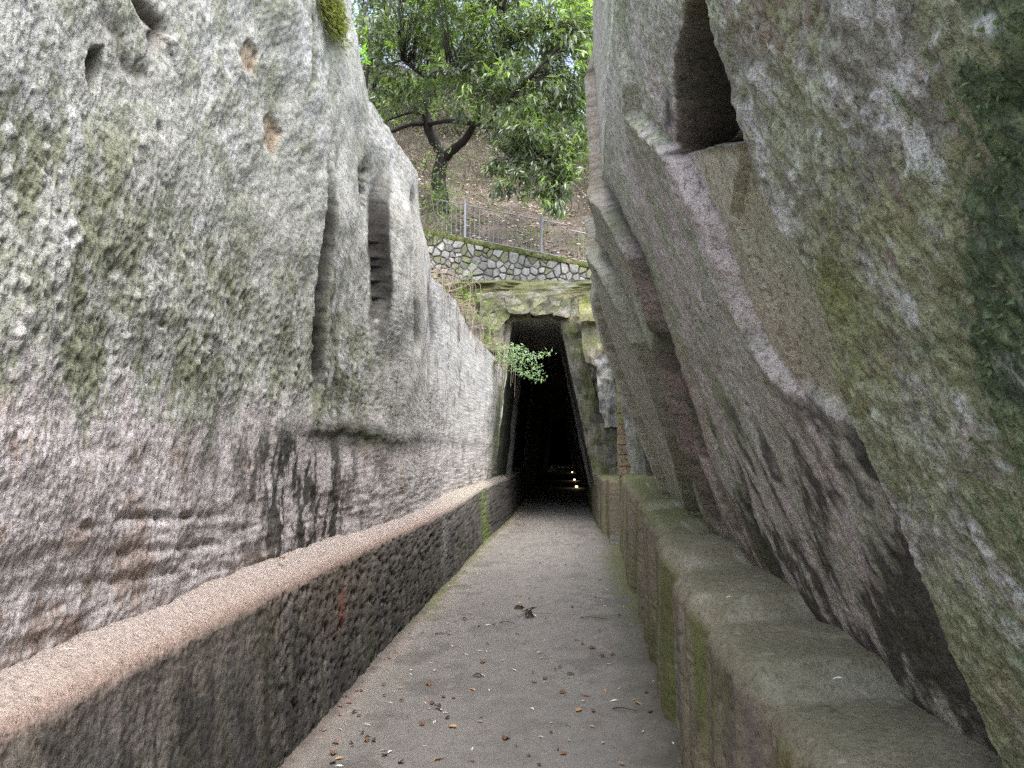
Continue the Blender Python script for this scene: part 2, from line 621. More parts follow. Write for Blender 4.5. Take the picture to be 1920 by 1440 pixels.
    # black algae under the ledge, trailing down in streaks
    cy = np.exp(-((y - 5.6) / 1.5) ** 2)
    alg = np.exp(-((y - 5.3 - .5 * (1.3 - z)) / 1.15) ** 2) * sstep(-0.05, 0.25, lz - z + 0.05 + .2 * n2) * sstep(-0.12, 0.14, n3 + 0.6 * n2 + 0.5 * n4 + 0.02)
    alg = np.maximum(alg, 0.6 * sstep(4.5, 6, y) * (1 - .75 * sstep(7, 10, y)) * (1 - sstep(10, 17, y)) * np.exp(-((z - lz + 0.03) / 0.10) ** 2))
    c = mix(c, (0.040, 0.041, 0.036), 0.93 * np.clip(1.25 * alg, 0, 1))
    c = mix(c, (0.09, 0.105, 0.045), 0.65 * np.exp(-((y - 6.6) / 0.9) ** 2) * np.exp(-((z - lz + 0.02) / 0.10) ** 2))
    c = mix(c, (0.022, 0.020, 0.019), 0.96 * cface)  # crevice shade painted on the step face
    c = mix(c, (0.13, 0.125, 0.10), 0.8 * np.exp(-(dv2 / 0.14) ** 2))
    c = mix(c, (0.14, 0.13, 0.11), 0.7 * np.exp(-(d3 / 0.16) ** 2) + 0.5 * np.exp(-(d4 / 0.18) ** 2))
    c = mix(c, (0.40, 0.315, 0.225), 0.85 * scar)
    c = mix(c, (0.11, 0.10, 0.07), 0.8 * (1 - sstep(-0.012, 0.01, hole)))
    c = mix(c, (0.12, 0.09, 0.075), 0.75 * np.exp(-(d5 / 0.05) ** 2) + 0.4 * np.exp(-(d6 / 0.05) ** 2))
    # pits and low grain darker, proud grains pale lichen
    c = c * (1 + 0.26 * np.clip(n4 + 0.7 * str_n, -1, 1))[:, None]
    c = mix(c, (0.11, 0.112, 0.09), 0.35 * np.clip(pits * (0.3 + belt) + 0.6 * pits2 * (0.5 + 0.5 * belt), 0, 1))
    lich = sstep(0.22, 0.45, fbm(P, 5, 4, 0.6, seed=24)) * sstep(0.0, 0.4, n4 + 0.3)
    c = mix(c, (0.66, 0.67, 0.70), 0.55 * lich)
    mossy = sstep(15.6, 17.3, y + .5 * n2 + .3 * n3) * (1 - sstep(2.7, 3.4, z))  # moss, with the shade by the tunnel mouth painted in
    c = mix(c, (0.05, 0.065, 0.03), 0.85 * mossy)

    c = mix(c, (0.014, 0.013, 0.012), .97 * wck * np.exp(-((y - yck - .02) / .075) ** 4))  # shade of the crack put into the colour
    c = mix(c, (0.13, 0.13, 0.105), .7 * wck * np.exp(-((y - yck - .25) / .25) ** 2) * sstep(-.2, .2, n3 + .5 * n4) * (1 - sstep(2.6, 3.4, z)))
    c = mix(c, (0.05, 0.048, 0.045), .8 * np.exp(-(d2 / 0.03) ** 2))
    c = np.minimum(saturate(c, 1.05, 1.02), .68)
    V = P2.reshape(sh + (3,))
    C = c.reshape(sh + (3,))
    # top of the rock runs back from the edge
    extra, ecol = [], []
    for k in range(1, 9):
        e = V[-1].copy()
        e[:, 0] -= 0.16 * k
        e[:, 2] += 0.05 * k + 0.06 * fbm(e, 3, 3, seed=30)
        extra.append(e)
        ecol.append(mix(C[-1], (0.13, 0.12, 0.07), np.full(len(e), min(1, 0.25 * k))))
    V = np.concatenate([V, np.array(extra)])
    C = np.concatenate([C, np.array(ecol)])
    # the far end turns into the tunnel mouth
    return grid_mesh('rock_face', V, C)


left = thing('rock_wall', 'tall pale grey lichen-spotted hewn rock wall with cracks, above the pinkish ledge', 'rock wall')
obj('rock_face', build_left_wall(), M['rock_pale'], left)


# ------------------------------------------------------------------ benches cut along both sides
def build_left_bench():
    yc = np.concatenate([np.linspace(-1.8, 1.5, 34), 1 / np.linspace(1 / 1.6, 1 / 27.0, 560)])
    ny = len(yc)
    ht = bench_top_left(yc) - 0.02
    xf = -1.445 + 0.012 * np.sin(yc * 0.7) + 0.10 * sstep(13, 18, yc)
    xb = XL0(yc, np.full(ny, 0.95)) - 0.10
    s = np.concatenate([np.linspace(0, 1, 130), 1 + np.linspace(0, 1, 26)[1:], 2 + np.linspace(0, 1, 40)[1:]])
    S = s[:, None]
    X = np.where(S <= 1, xf[None], 0)
    Zz = np.where(S <= 1, S * (ht - 0.155)[None], 0)
    a = np.clip(S - 1, 0, 1) * math.pi * 0.40
    r = 0.085
    arcx = xf[None] - r * (1 - np.cos(a))
    arcz = (ht - 0.155)[None] + r * np.sin(a)
    X = np.where((S > 1) & (S <= 2), arcx, X)
    Zz = np.where((S > 1) & (S <= 2), arcz, Zz)
    a2 = math.pi * 0.40
    x2, z2 = xf - r * (1 - math.cos(a2)), ht - 0.155 + r * math.sin(a2)
    t = np.clip(S - 2, 0, 1)
    X = np.where(S > 2, x2[None] + t * (xb - x2)[None], X)
    Zz = np.where(S > 2, z2[None] + t * (ht + 0.03 - z2)[None], Zz)
    X = X - 0.045 * np.clip(Zz / 0.8, 0, 1)
    sh = X.shape
    P = np.stack([X, np.broadcast_to(yc, sh), Zz], -1).reshape(-1, 3)
    sv = np.broadcast_to(S, sh).ravel()
    y, z = P[:, 1], P[:, 2]
    U = P[:, 1:]
    front = 1 - sstep(0.9, 1.4, sv)
    d = 0.014 * fbm(P, 1.3, 3, seed=40) + 0.012 * fbm(P, 7, 3, seed=41, aniso=(1, 1, .5)) * (0.35 + 0.65 * front) + 0.006 * fbm(P, 30, 3, .6, seed=42) - 0.05 * np.clip(fbm(P, 3.1, 4, .6, seed=51) - .22, 0, 1) * np.exp(-((sv - 1.3) / .6) ** 2)
    w1, v1 = worley(np.stack([y * 17 + .3 * fbm(P, 12, 2, seed=50), z * 12], 1), 4)
    w2, v2 = worley(np.stack([y * 30, z * 22], 1), 5)
    pitz = sstep(3.6, 4.6, y + 0.4 * fbm(P, 1.5, 2, seed=43)) * (1 - 0.5 * sstep(7, 12, y))
    pits = (v1 > 0.74) * np.exp(-(w1 / 0.26) ** 2) * front
    pits2 = (v2 > 0.66) * np.exp(-(w2 / 0.30) ** 2) * front
    d -= 0.040 * pits * (0.06 + pitz) + 0.012 * pits2 * (0.25 + pitz)
    cut = on_left(728, 990)[0] + 0.3
    d -= 0.035 * np.exp(-((y - 6.25) / 0.05) ** 2) * sstep(0.6, 0.8, z)
    nx = np.where(sv <= 1, 1.0, np.where(sv <= 2, np.cos((sv - 1) * math.pi * 0.42), 0.2))
    nz = np.where(sv <= 1, 0.0, np.where(sv <= 2, np.sin((sv - 1) * math.pi * 0.42), 0.98))
    P2 = P.copy()
    P2[:, 0] += d * nx
    P2[:, 2] += d * nz
    P2[:, 2] = np.where(sv < 0.01, -0.03, P2[:, 2])
    n1, n2 = fbm(P, 1.1, 4, seed=44), fbm(P, 4, 4, seed=45)
    n3 = fbm(P, 9, 4, .6, seed=46, aniso=(1, 1, .22))
    n4 = fbm(P, 24, 3, .6, seed=47)
    c = mix((0.20, 0.18, 0.15), (0.29, 0.265, 0.225), sstep(-.3, .4, n1 + .5 * n2))
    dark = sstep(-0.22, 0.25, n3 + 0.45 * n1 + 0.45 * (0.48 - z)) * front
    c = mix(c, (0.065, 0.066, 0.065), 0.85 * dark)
    c = mix(c, (0.19, 0.19, 0.20), 0.55 * sstep(0.05, 0.4, fbm(P, 2.4, 3, seed=48)) * front * (1 - sstep(4, 6, y)))
    grn = sstep(0.05, 0.4, fbm(P, 3.0, 3, seed=49, aniso=(1, 1, .3))) * front
    c = mix(c, (0.15, 0.155, 0.085), 0.6 * grn)
    c = mix(c, (0.17, 0.19, 0.11), 0.6 * np.exp(-((y - 6.0) / 0.28) ** 2) * front * sstep(-.3, .3, n3))
    c = mix(c, (0.27, 0.20, 0.13), 0.55 * np.exp(-((y - 5.3) / 0.6) ** 2) * sstep(0.3, .6, z) * front)
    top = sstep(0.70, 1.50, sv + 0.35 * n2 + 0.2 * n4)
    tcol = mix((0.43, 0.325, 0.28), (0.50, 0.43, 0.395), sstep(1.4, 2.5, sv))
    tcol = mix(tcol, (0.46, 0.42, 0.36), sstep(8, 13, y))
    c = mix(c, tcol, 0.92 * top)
    spk = (v2 > 0.70) * np.exp(-(w2 / 0.22) ** 2)
    c = mix(c, (0.025, 0.023, 0.02), 0.85 * np.clip(1.3 * pits * (0.2 + pitz) + pits2 * (0.3 + .6 * pitz), 0, 1))
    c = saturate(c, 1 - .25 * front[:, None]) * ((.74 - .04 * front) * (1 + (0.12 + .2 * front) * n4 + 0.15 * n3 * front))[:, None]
    c = mix(c, (0.45, 0.46, 0.46), 0.7 * np.exp(-((y - 9.6 - 0.2 * z) / 0.22) ** 2) * front * sstep(-.2, .3, n3))
    gs = np.exp(-((y - 14.3 - 0.15 * n2) / 0.42) ** 2) * front * sstep(-.45, .1, n3)
    c = mix(c, (0.16, 0.26, 0.03), 0.75 * gs)
    c = mix(c, (0.06, 0.06, 0.06), 0.7 * sstep(15, 16.5, y))
    # the red painted dash
    m0, m1 = on_floor(637, 1106, .0), None
    yr = on_left(643, 1085)[0] * (1.46 / 1.70)
    rd = poly_sd(U, [(yr - .075, .43), (yr + .04, .44), (yr + .10, .67), (yr + .0, .675), (yr - .08, .60)]) + 0.012 * n4 + .006 * n2
    c = mix(c, (0.22, 0.085, 0.075), 0.7 * (1 - sstep(-0.014, 0.008, rd)))
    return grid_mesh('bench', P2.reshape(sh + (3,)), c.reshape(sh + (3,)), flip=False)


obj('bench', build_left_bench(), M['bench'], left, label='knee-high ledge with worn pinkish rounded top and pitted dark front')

# right bench: blocks that step up and back towards the tunnel
RB_Y = np.array([-15, 2.80, 2.90, 3.35, 3.64, 3.76, 4.3, 4.80, 4.95, 5.6, 6.05, 6.22, 7.0, 7.35, 7.55, 9.0, 9.3, 13.4])
RB_Z = np.array([.80, .775, .875, .89, .855, .95, .96, .925, 1.02, 1.03, .99, 1.085, 1.09, 1.05, 1.14, 1.10, 1.23, 1.23])
RB_X = np.array([.60, .66, .565, .555, .645, .55, .555, .665, .575, .60, .71, .62, .66, .77, .65, .80, .71, .88])


def build_right_bench(y0, y1, ncol, by=RB_Y, bz=RB_Z, bx=RB_X, endcap=False):
    if y0 < 1:
        yc = np.concatenate([np.linspace(y0, 0.9, 30), 1 / np.linspace(1 / 1.0, 1 / y1, ncol)])
    else:
        yc = 1 / np.linspace(1 / y0, 1 / y1, ncol)
    ny = len(yc)
    ht, xf = np.interp(yc, by, bz), np.interp(yc, by, bx)
    xb = np.full(ny, 1.42)
    s = np.concatenate([np.linspace(0, 1, 120), 1 + np.linspace(0, 1, 34)[1:], 2 + np.linspace(0, 1, 60)[1:]])
    S = s[:, None]
    r = 0.10
    a = np.clip(S - 1, 0, 1) * math.pi * 0.47
    a2 = math.pi * 0.47
    x2, z2 = xf + r * (1 - math.cos(a2)), ht - r + r * math.sin(a2)
    X = np.where(S <= 1, xf[None] + 0 * S, np.where(S <= 2, xf[None] + r * (1 - np.cos(a)), x2[None] + np.clip(S - 2, 0, 1) * (xb - x2)[None]))
    Z = np.where(S <= 1, S * (ht - r)[None], np.where(S <= 2, (ht - r)[None] + r * np.sin(a), z2[None] + np.clip(S - 2, 0, 1) * 0.03))
    sh = X.shape
    P = np.stack([X, np.broadcast_to(yc, sh), Z], -1).reshape(-1, 3)
    sv = np.broadcast_to(S, sh).ravel()
    y, z = P[:, 1], P[:, 2]
    front = 1 - sstep(0.9, 1.5, sv)
    d = 0.030 * fbm(P, 1.2, 3, seed=60) + 0.013 * fbm(P, 6, 3, seed=61, aniso=(1, 1, .25)) * (0.3 + .7 * front) + 0.004 * fbm(P, 30, 3, .6, seed=62)
    flute = fbm(np.stack([0 * y, y, 0.15 * z], 1), 3.3, 3, seed=63)
    d += 0.035 * flute * front
    nx = np.where(sv <= 1, -1.0, np.where(sv <= 2, -np.cos((sv - 1) * math.pi * .47), 0))
    nz = np.where(sv <= 1, 0.0, np.where(sv <= 2, np.sin((sv - 1) * math.pi * .47), 1))
    w2, v2 = worley(np.stack([y * 18, z * 14], 1), 6)
    d -= 0.012 * (v2 > 0.8) * np.exp(-(w2 / .3) ** 2) * front
    P2 = P.copy()
    P2[:, 0] += d * nx
    P2[:, 2] += d * nz
    P2[:, 2] = np.where(sv < 0.01, -0.03, P2[:, 2])
    n1, n2 = fbm(P, 1.3, 4, seed=64), fbm(P, 4.5, 4, seed=65)
    n3 = fbm(P, 8, 4, .6, seed=66, aniso=(1, 1, .12))
    n4 = fbm(P, 24, 3, .6, seed=67)
    c = mix((0.26, 0.23, 0.175), (0.35, 0.31, 0.225), sstep(-.3, .4, n1 + .5 * n2))
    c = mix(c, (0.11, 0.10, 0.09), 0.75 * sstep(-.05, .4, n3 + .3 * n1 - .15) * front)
    c = mix(c, (0.20, 0.165, 0.165), 0.6 * sstep(.05, .4, fbm(P, 5, 3, seed=68, aniso=(1, 1, .1))) * front)
    c = mix(c, (0.13, 0.155, 0.045), 0.75 * sstep(0.02, .35, fbm(P, 3.6, 3, seed=69, aniso=(1, 1, .18)) + 0.08) * front)
    c = mix(c, (0.36, 0.36, 0.34), 0.55 * sstep(.30, .48, fbm(P, 11, 3, seed=70, aniso=(1, 1, .06))) * front)
    c = mix(c, (0.16, 0.24, 0.02), 0.8 * np.exp(-((y - 2.62) / .09) ** 2) * (1 - sstep(.25, .55, z)) * front)
    c = mix(c, (0.34, 0.27, 0.165), 0.6 * (1 - sstep(2.3, 2.9, y)) * front * sstep(-.3, .3, n2 + .2))
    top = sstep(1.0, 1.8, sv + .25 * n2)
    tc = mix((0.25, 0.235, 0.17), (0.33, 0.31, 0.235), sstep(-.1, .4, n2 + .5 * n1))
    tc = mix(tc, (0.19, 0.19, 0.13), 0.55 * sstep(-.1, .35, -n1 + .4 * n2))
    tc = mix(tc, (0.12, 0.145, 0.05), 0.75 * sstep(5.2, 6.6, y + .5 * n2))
    edge = np.exp(-((sv - 1.95) / .35) ** 2)
    step = np.zeros_like(y)
    for ys in (2.83, 3.7, 4.85, 6.12, 7.45):
        step = np.maximum(step, np.exp(-((y - ys - 0.05 * n2) / .07) ** 2))
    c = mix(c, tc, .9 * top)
    c = mix(c, (0.42, 0.42, 0.36), 0.4 * step * sstep(1.2, 1.9, sv) * sstep(-.2, .3, n2 + .2))  # highlight painted along the step edges
    c = mix(c, (0.15, 0.16, 0.06), 0.5 * edge * (1 - sstep(1.0, 2.0, y)) * 0)
    c = mix(c, (.07, .068, .05), .5 * top * sstep(.25, .5, fbm(P, 9, 4, .65, seed=71)))
    c = mix(c, (.50, .50, .46), .5 * top * sstep(.30, .45, fbm(P, 15, 3, .65, seed=72)))
    c = saturate(c, 1.12) * ((.66 + .10 * top) * (1 + (.10 + .18 * front) * n4 + .12 * n2))[:, None]
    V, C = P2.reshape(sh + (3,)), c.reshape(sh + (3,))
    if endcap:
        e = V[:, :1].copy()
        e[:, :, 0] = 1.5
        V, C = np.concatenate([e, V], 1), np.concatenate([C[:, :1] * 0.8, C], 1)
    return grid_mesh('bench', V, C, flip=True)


# ------------------------------------------------------------------ right rock wall
def XR0(y, z):
    zz = np.clip(z, 0.4, 9)
    lower = np.minimum(zz, 3.25)
    k = sstep(2.7, 3.7, zz)
    return 1.14 + 0.014 * (y - 2.2) - 0.40 * (lower - 0.95) + 0.10 * k - 0.02 * np.maximum(zz - 3.25, 0) - 0.10


def on_right(px, py):
    d = ray(px, py)
    lo, hi = 0.3, 30.0
    f = lambda Y: d[0] * Y - float(XR0(np.float64(Y), np.float64(EYE[2] + d[2] * Y)))
    for _ in range(60):
        m = .5 * (lo + hi)
        if f(m) > 0:
            hi = m
        else:
            lo = m
    Y = .5 * (lo + hi)
    return np.array((Y, EYE[2] + d[2] * Y))


def right_line(*pp):
    return [on_right(*p) for p in pp]


MOSS = []


def build_right_wall():
    yc = np.concatenate([np.linspace(-1.8, 0.75, 90), 1 / np.linspace(1 / 0.8, 1 / 9.6, 800), np.linspace(9.65, 18.6, 50)])
    zt = np.interp(yc, [-8, 1, 2.5, 4, 6.5, 7.5, 9.0, 9.4, 10, 14, 18.6], [3.6, 3.8, 4.6, 5.2, 5.15, 5.0, 4.85, 4.5, 3.3, 3.3, 4.4])  # hidden far stretch lowered to let light onto the left wall
    zb = np.interp(yc, RB_Y, RB_Z) - 0.08
    Z = rows(430, 60, zb, zt, yc)
    Y = np.broadcast_to(yc, Z.shape)
    sh = Z.shape
    y, z = Y.ravel().astype(float), Z.ravel().astype(float)
    x = XR0(y, z)
    P = np.stack([x, y, z], 1)
    U = np.stack([y, z], 1)
    # lean-aligned coordinates: streaks follow the dip of the rock
    d = 0.022 * fbm(P, 0.8, 3, seed=80) + 0.012 * fbm(P, 2.6, 3, seed=81)
    str_n = fbm(P, 11, 4, .6, seed=82, aniso=(1, 1.1, .7))
    near = 1 - sstep(2.2, 3.0, y + 0.25 * fbm(P, 2, 2, seed=83))
    lump = fbm(P, 5, 4, .6, seed=84)
    d += .012 * str_n + .007 * fbm(P, 32, 3, .6, seed=85) * (1 + .6 * near)
    d += near * .022 * lump
    # recess: d positive means proud of the wall (towards the corridor)
    # near mass stands proud of the panel
    edgeA = right_line((1340, -30), (1432, 270), (1500, 420), (1582, 575), (1606, 700), (1640, 790), (1712, 950), (1800, 1160), (1900, 1400))
    dA, alA, sA = line_dist(U, edgeA)
    ya = np.interp(z, [p[1] for p in edgeA][::-1], [p[0] for p in edgeA][::-1])
    isnear = 1 - sstep(-.03, .05, y - ya + .03 * lump)
    d += .05 * isnear
    # dark hollow behind the near mass, low down
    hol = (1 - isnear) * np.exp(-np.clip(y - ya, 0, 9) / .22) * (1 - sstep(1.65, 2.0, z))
    d -= .09 * hol
    cav = poly_sd(U, right_line((1588, 780), (1622, 775), (1668, 860), (1692, 930), (1650, 905), (1610, 850)))
    d -= .10 * (1 - sstep(-.03, .02, cav))
    # spearhead panel cut below the slot
    panel = poly_sd(U, right_line((1290, 270), (1432, 262), (1500, 420), (1582, 575), (1604, 720), (1592, 805), (1500, 725), (1440, 650), (1400, 560), (1345, 405)))
    pin = 1 - sstep(-.035, .012, panel)
    d = d * (1 - .8 * pin) - pin * (.015 + .055 * sstep(.7, .0, (y - ya)))
    mid = right_line((1375, 290), (1372, 400), (1455, 600), (1500, 720))
    dm, _, sm = line_dist(U, mid)
    d += pin * .03 * (sm > 0) * np.exp(-dm / .2)
    # the slot: a tall dark cut through the rock
    slot = poly_sd(U, right_line((1268, -160), (1288, 0), (1262, 112), (1270, 296), (1340, 276), (1440, 268), (1380, 90), (1345, 0), (1290, -160)))
    # joints between the tilted slabs: each slab farther on stands a little proud of the one before it
    jn = {}
    joints = ((((1113, 133), (1127, 311), (1162, 400), (1202, 480), (1257, 641), (1310, 833), (1352, 975)), .13, .10, .09),
              (((1108, 400), (1144, 498), (1175, 560), (1211, 640), (1250, 745), (1275, 820), (1312, 960)), .15, .11, .10),
              (((1122, 560), (1150, 655), (1190, 760), (1236, 880), (1262, 950)), .11, .09, .07),
              (((1190, 150), (1200, 205), (1285, 290), (1345, 405), (1400, 560), (1440, 650), (1500, 725)), .02, .04, .055),
              (((1214, 560), (1262, 660), (1292, 740), (1330, 860), (1395, 1000)), .05, .05, .04),
              (((1388, 880), (1410, 960), (1440, 1030)), .03, .04, .012),
              (((1275, 640), (1330, 800), (1390, 930), (1440, 1040)), .015, .04, .012),
              (((1330, 560), (1400, 760), (1480, 930), (1560, 1150)), .015, .04, .015))
    jag = .035 * fbm(P, 5, 4, .6, seed=88)
    for k, (pts, dep, wid, off) in enumerate(joints):
        rl = np.array(right_line(*pts))
        q = U.copy()
        q[:, 0] += jag
        dd, al, _ = line_dist(q, rl)
        jn[k] = dd
        taper = .4 + .75 * np.sin(np.pi * np.clip(al, .06, .94))
        d -= dep * taper * np.exp(-(dd / (wid * .55)) ** 4)
        o = np.argsort(rl[:, 1])
        yj = np.interp(z, rl[o, 1], rl[o, 0])
        wz = sstep(rl[o[0], 1] - .25, rl[o[0], 1] + .05, z) * (1 - sstep(rl[o[-1], 1] - .05, rl[o[-1], 1] + .3, z))
        u_ = y + jag - yj
        d += wz * off * sstep(0, .035 + .012 * y, u_) * np.clip(1 - u_ / (.45 + .07 * y), 0, 1)
    # foot of the wall flares with buttress-like ribs
    ribs = fbm(np.stack([0 * y, y * 1.2 + .5 * z, .2 * z], 1), 2.4, 3, seed=86)
    d += .010 * ribs * sstep(2.6, 3.6, y) * (1 - sstep(2.0, 3.4, z))
    # broken end face: the wall stops, the recess beyond lies further back
    endy = 8.9 + .25 * fbm(np.stack([0 * y, 0 * y, z], 1), 1.6, 3, seed=87)
    back = sstep(0, .45, y - endy)
    d -= back * (.55 + .35 * sstep(3.0, 1.2, z))
    x2 = x - d
    hood = sstep(3.15, 3.45, z + .2 * lump) * sstep(0, .05, y + jag - np.interp(z, np.array(right_line(*joints[0][0]))[::-1, 1], np.array(right_line(*joints[0][0]))[::-1, 0]))
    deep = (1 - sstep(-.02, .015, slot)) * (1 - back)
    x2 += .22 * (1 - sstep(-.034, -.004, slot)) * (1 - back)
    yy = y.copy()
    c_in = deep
    # ---- stains, with shade and highlights painted in at hollow, slot and panel edge
    n1, n2 = fbm(P, 1.0, 4, seed=90), fbm(P, 3.4, 4, seed=91)
    n3 = fbm(P, 8, 4, .6, seed=92, aniso=(1, 1, .3))
    n4 = fbm(P, 24, 3, .6, seed=93, aniso=(1, 1, .6))
    c = mix((0.33, 0.33, 0.275), (0.46, 0.45, 0.41), sstep(-.3, .4, n1 + .5 * n2))
    c = mix(c, (0.25, 0.275, 0.175), .75 * sstep(-.05, .28, n2 + .4 * n3 + .45 * n4 + .25 * sstep(3.5, 7, y)))
    pk = sstep(.02, .24, .4 * n4 + fbm(P, 2.0, 3, seed=94, aniso=(1, 1.6, .3)) + .05) * (1 - sstep(2.6, 3.4, z))
    c = mix(c, (0.52, 0.455, 0.46), .65 * pk)
    c = mix(c, (0.48, 0.465, 0.46), .5 * sstep(.18, .45, n3 + .4 * n2))
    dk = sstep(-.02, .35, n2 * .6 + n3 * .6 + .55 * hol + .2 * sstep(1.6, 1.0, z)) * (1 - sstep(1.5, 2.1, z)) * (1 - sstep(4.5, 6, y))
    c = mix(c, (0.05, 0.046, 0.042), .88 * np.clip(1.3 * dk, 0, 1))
    c = mix(c, (0.09, 0.085, 0.075), .75 * hol * sstep(-.4, .2, n3))  # shade of the hollow put into the colour
    # near mass: lichens, dark moss to the far side
    lic = sstep(-.02, .16, fbm(P, 6, 4, .65, seed=95) + .3 * n4)
    cn = mix((0.28, 0.28, 0.24), (0.50, 0.50, 0.48), lic)
    cn = mix(cn, (0.28, 0.22, 0.17), .6 * sstep(.05, .4, fbm(P, 4, 3, seed=96)))
    cn = mix(cn, (0.24, 0.265, 0.15), .65 * sstep(.02, .22, .5 * n4 + fbm(P, 2.6, 3, seed=97) + .25 * sstep(2.2, 1.7, z)))
    c = mix(c, cn, isnear)
    mline = np.array(right_line((1800, -200), (1835, 0), (1850, 300), (1870, 500), (1905, 850), (1990, 1200)))
    ym = np.interp(z, mline[::-1, 1], mline[::-1, 0])
    moss = sstep(-.02, .10, .7 * (ym - y) + .30 * fbm(P, 4.5, 4, .6, seed=98) + .25 * n4 + .15 * n3)
    c = mix(c, mix((0.035, 0.062, 0.036), (0.13, 0.17, 0.10), sstep(-.2, .3, n4 + n2)), .8 * moss * isnear)
    MOSS.append((np.stack([x2, y, z], 1), moss * isnear))
    c = mix(c, (0.55, 0.58, 0.57), .75 * sstep(.10, .30, fbm(P, 7.5, 4, .6, seed=99)) * isnear * sstep(2.0, 1.5, y) * sstep(-.2, .2, n4))
    gy = np.exp(-(np.hypot(y - on_right(1610, 555)[0], z - on_right(1610, 555)[1]) / .16) ** 2)
    c = mix(c, (0.20, 0.23, 0.05), .6 * gy)
    pc = mix((0.36, 0.355, 0.275), (0.43, 0.40, 0.32), sstep(-.2, .4, n1 + n2))
    pc = mix(pc, (0.29, 0.31, 0.21), .6 * sstep(0, .35, fbm(P, 3, 3, seed=101)))
    c = mix(c, pc, .92 * pin)
    c = mix(c, (0.46, 0.44, 0.42), .35 * np.exp(-(np.abs(panel) / .02) ** 2) * (1 - isnear) * sstep(-.2, .2, n4 + n3))  # pale highlight painted along the panel's ridge
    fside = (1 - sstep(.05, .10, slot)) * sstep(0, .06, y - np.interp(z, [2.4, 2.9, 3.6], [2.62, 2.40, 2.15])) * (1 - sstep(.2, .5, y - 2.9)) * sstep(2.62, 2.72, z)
    c = mix(c, (0.035, 0.036, 0.03), .92 * np.maximum(c_in, fside))  # slot's inner shade painted on its rim and far cheek
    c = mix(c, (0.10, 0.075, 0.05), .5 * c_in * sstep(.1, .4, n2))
    for k, w in ((0, .13), (1, .15), (2, .09)):
        c = mix(c, (0.05, 0.046, 0.035), .88 * np.exp(-(jn[k] / (w * .8)) ** 2))
    for k, w in ((4, .06), (5, .05)):
        c = mix(c, (0.05, 0.055, 0.032), .8 * np.exp(-(jn[k] / w) ** 2))
    c = mix(c, (0.40, 0.31, 0.28), .55 * np.exp(-((jn[4] - .16) / .12) ** 2) * sstep(-.1, .3, n3 + .2) * (1 - sstep(3.2, 4, z)))
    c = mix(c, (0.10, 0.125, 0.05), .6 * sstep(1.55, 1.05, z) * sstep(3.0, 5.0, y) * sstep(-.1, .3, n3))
    tints = ((4, (0.40, 0.345, 0.33), .45), (0, (0.25, 0.265, 0.195), .6), (1, (0.33, 0.325, 0.27), .6), (2, (0.42, 0.42, 0.37), .6))
    for k, tn, am in tints:
        rl = np.array(right_line(*joints[k][0]))
        o = np.argsort(rl[:, 1])
        u_ = y + jag - np.interp(z, rl[o, 1], rl[o, 0])
        c = mix(c, tn, am * sstep(.06, .12, u_) * sstep(-.35, .15, n3 + .5 * n4 + .15) * (1 - np.exp(-(jn[k] / .1) ** 2)))
    c = mix(c, (0.20, 0.19, 0.165), .6 * back)
    c = mix(c, (0.13, 0.105, 0.08), .75 * hood * sstep(-.3, .1, n3 + n4))
    c = c * (.84 * (1 + .28 * np.clip(n4 + .6 * str_n, -1, 1)))[:, None]
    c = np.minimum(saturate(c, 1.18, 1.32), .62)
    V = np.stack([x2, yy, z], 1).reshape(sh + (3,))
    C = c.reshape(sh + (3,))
    extra, ecol = [], []
    for k in range(1, 9):
        e = V[-1].copy()
        e[:, 0] += .18 * k
        e[:, 2] += .10 * k ** .5 + .08 * fbm(e, 2, 3, seed=102)
        extra.append(e)
        ecol.append(mix(C[-1], (.13, .12, .07), np.full(len(e), min(1, .2 * k))))
    V = np.concatenate([V, np.array(extra)])
    C = np.concatenate([C, np.array(ecol)])
    nr_, nc_ = V.shape[:2]
    idx = np.arange(nr_ * nc_, dtype=np.int32).reshape(nr_, nc_)
    qd = np.stack([idx[:-1, :-1], idx[1:, :-1], idx[1:, 1:], idx[:-1, 1:]], -1).reshape(-1, 4)
    hole_ = np.zeros((nr_, nc_), bool)
    hole_[:sh[0]] = ((slot < -.036) & (back < .5)).reshape(sh)
    qd = qd[~hole_.ravel()[qd].all(1)]
    return new_mesh('rock_face', V.reshape(-1, 3), qd.ravel(), np.arange(len(qd)) * 4, np.full(len(qd), 4), C.reshape(-1, 3))


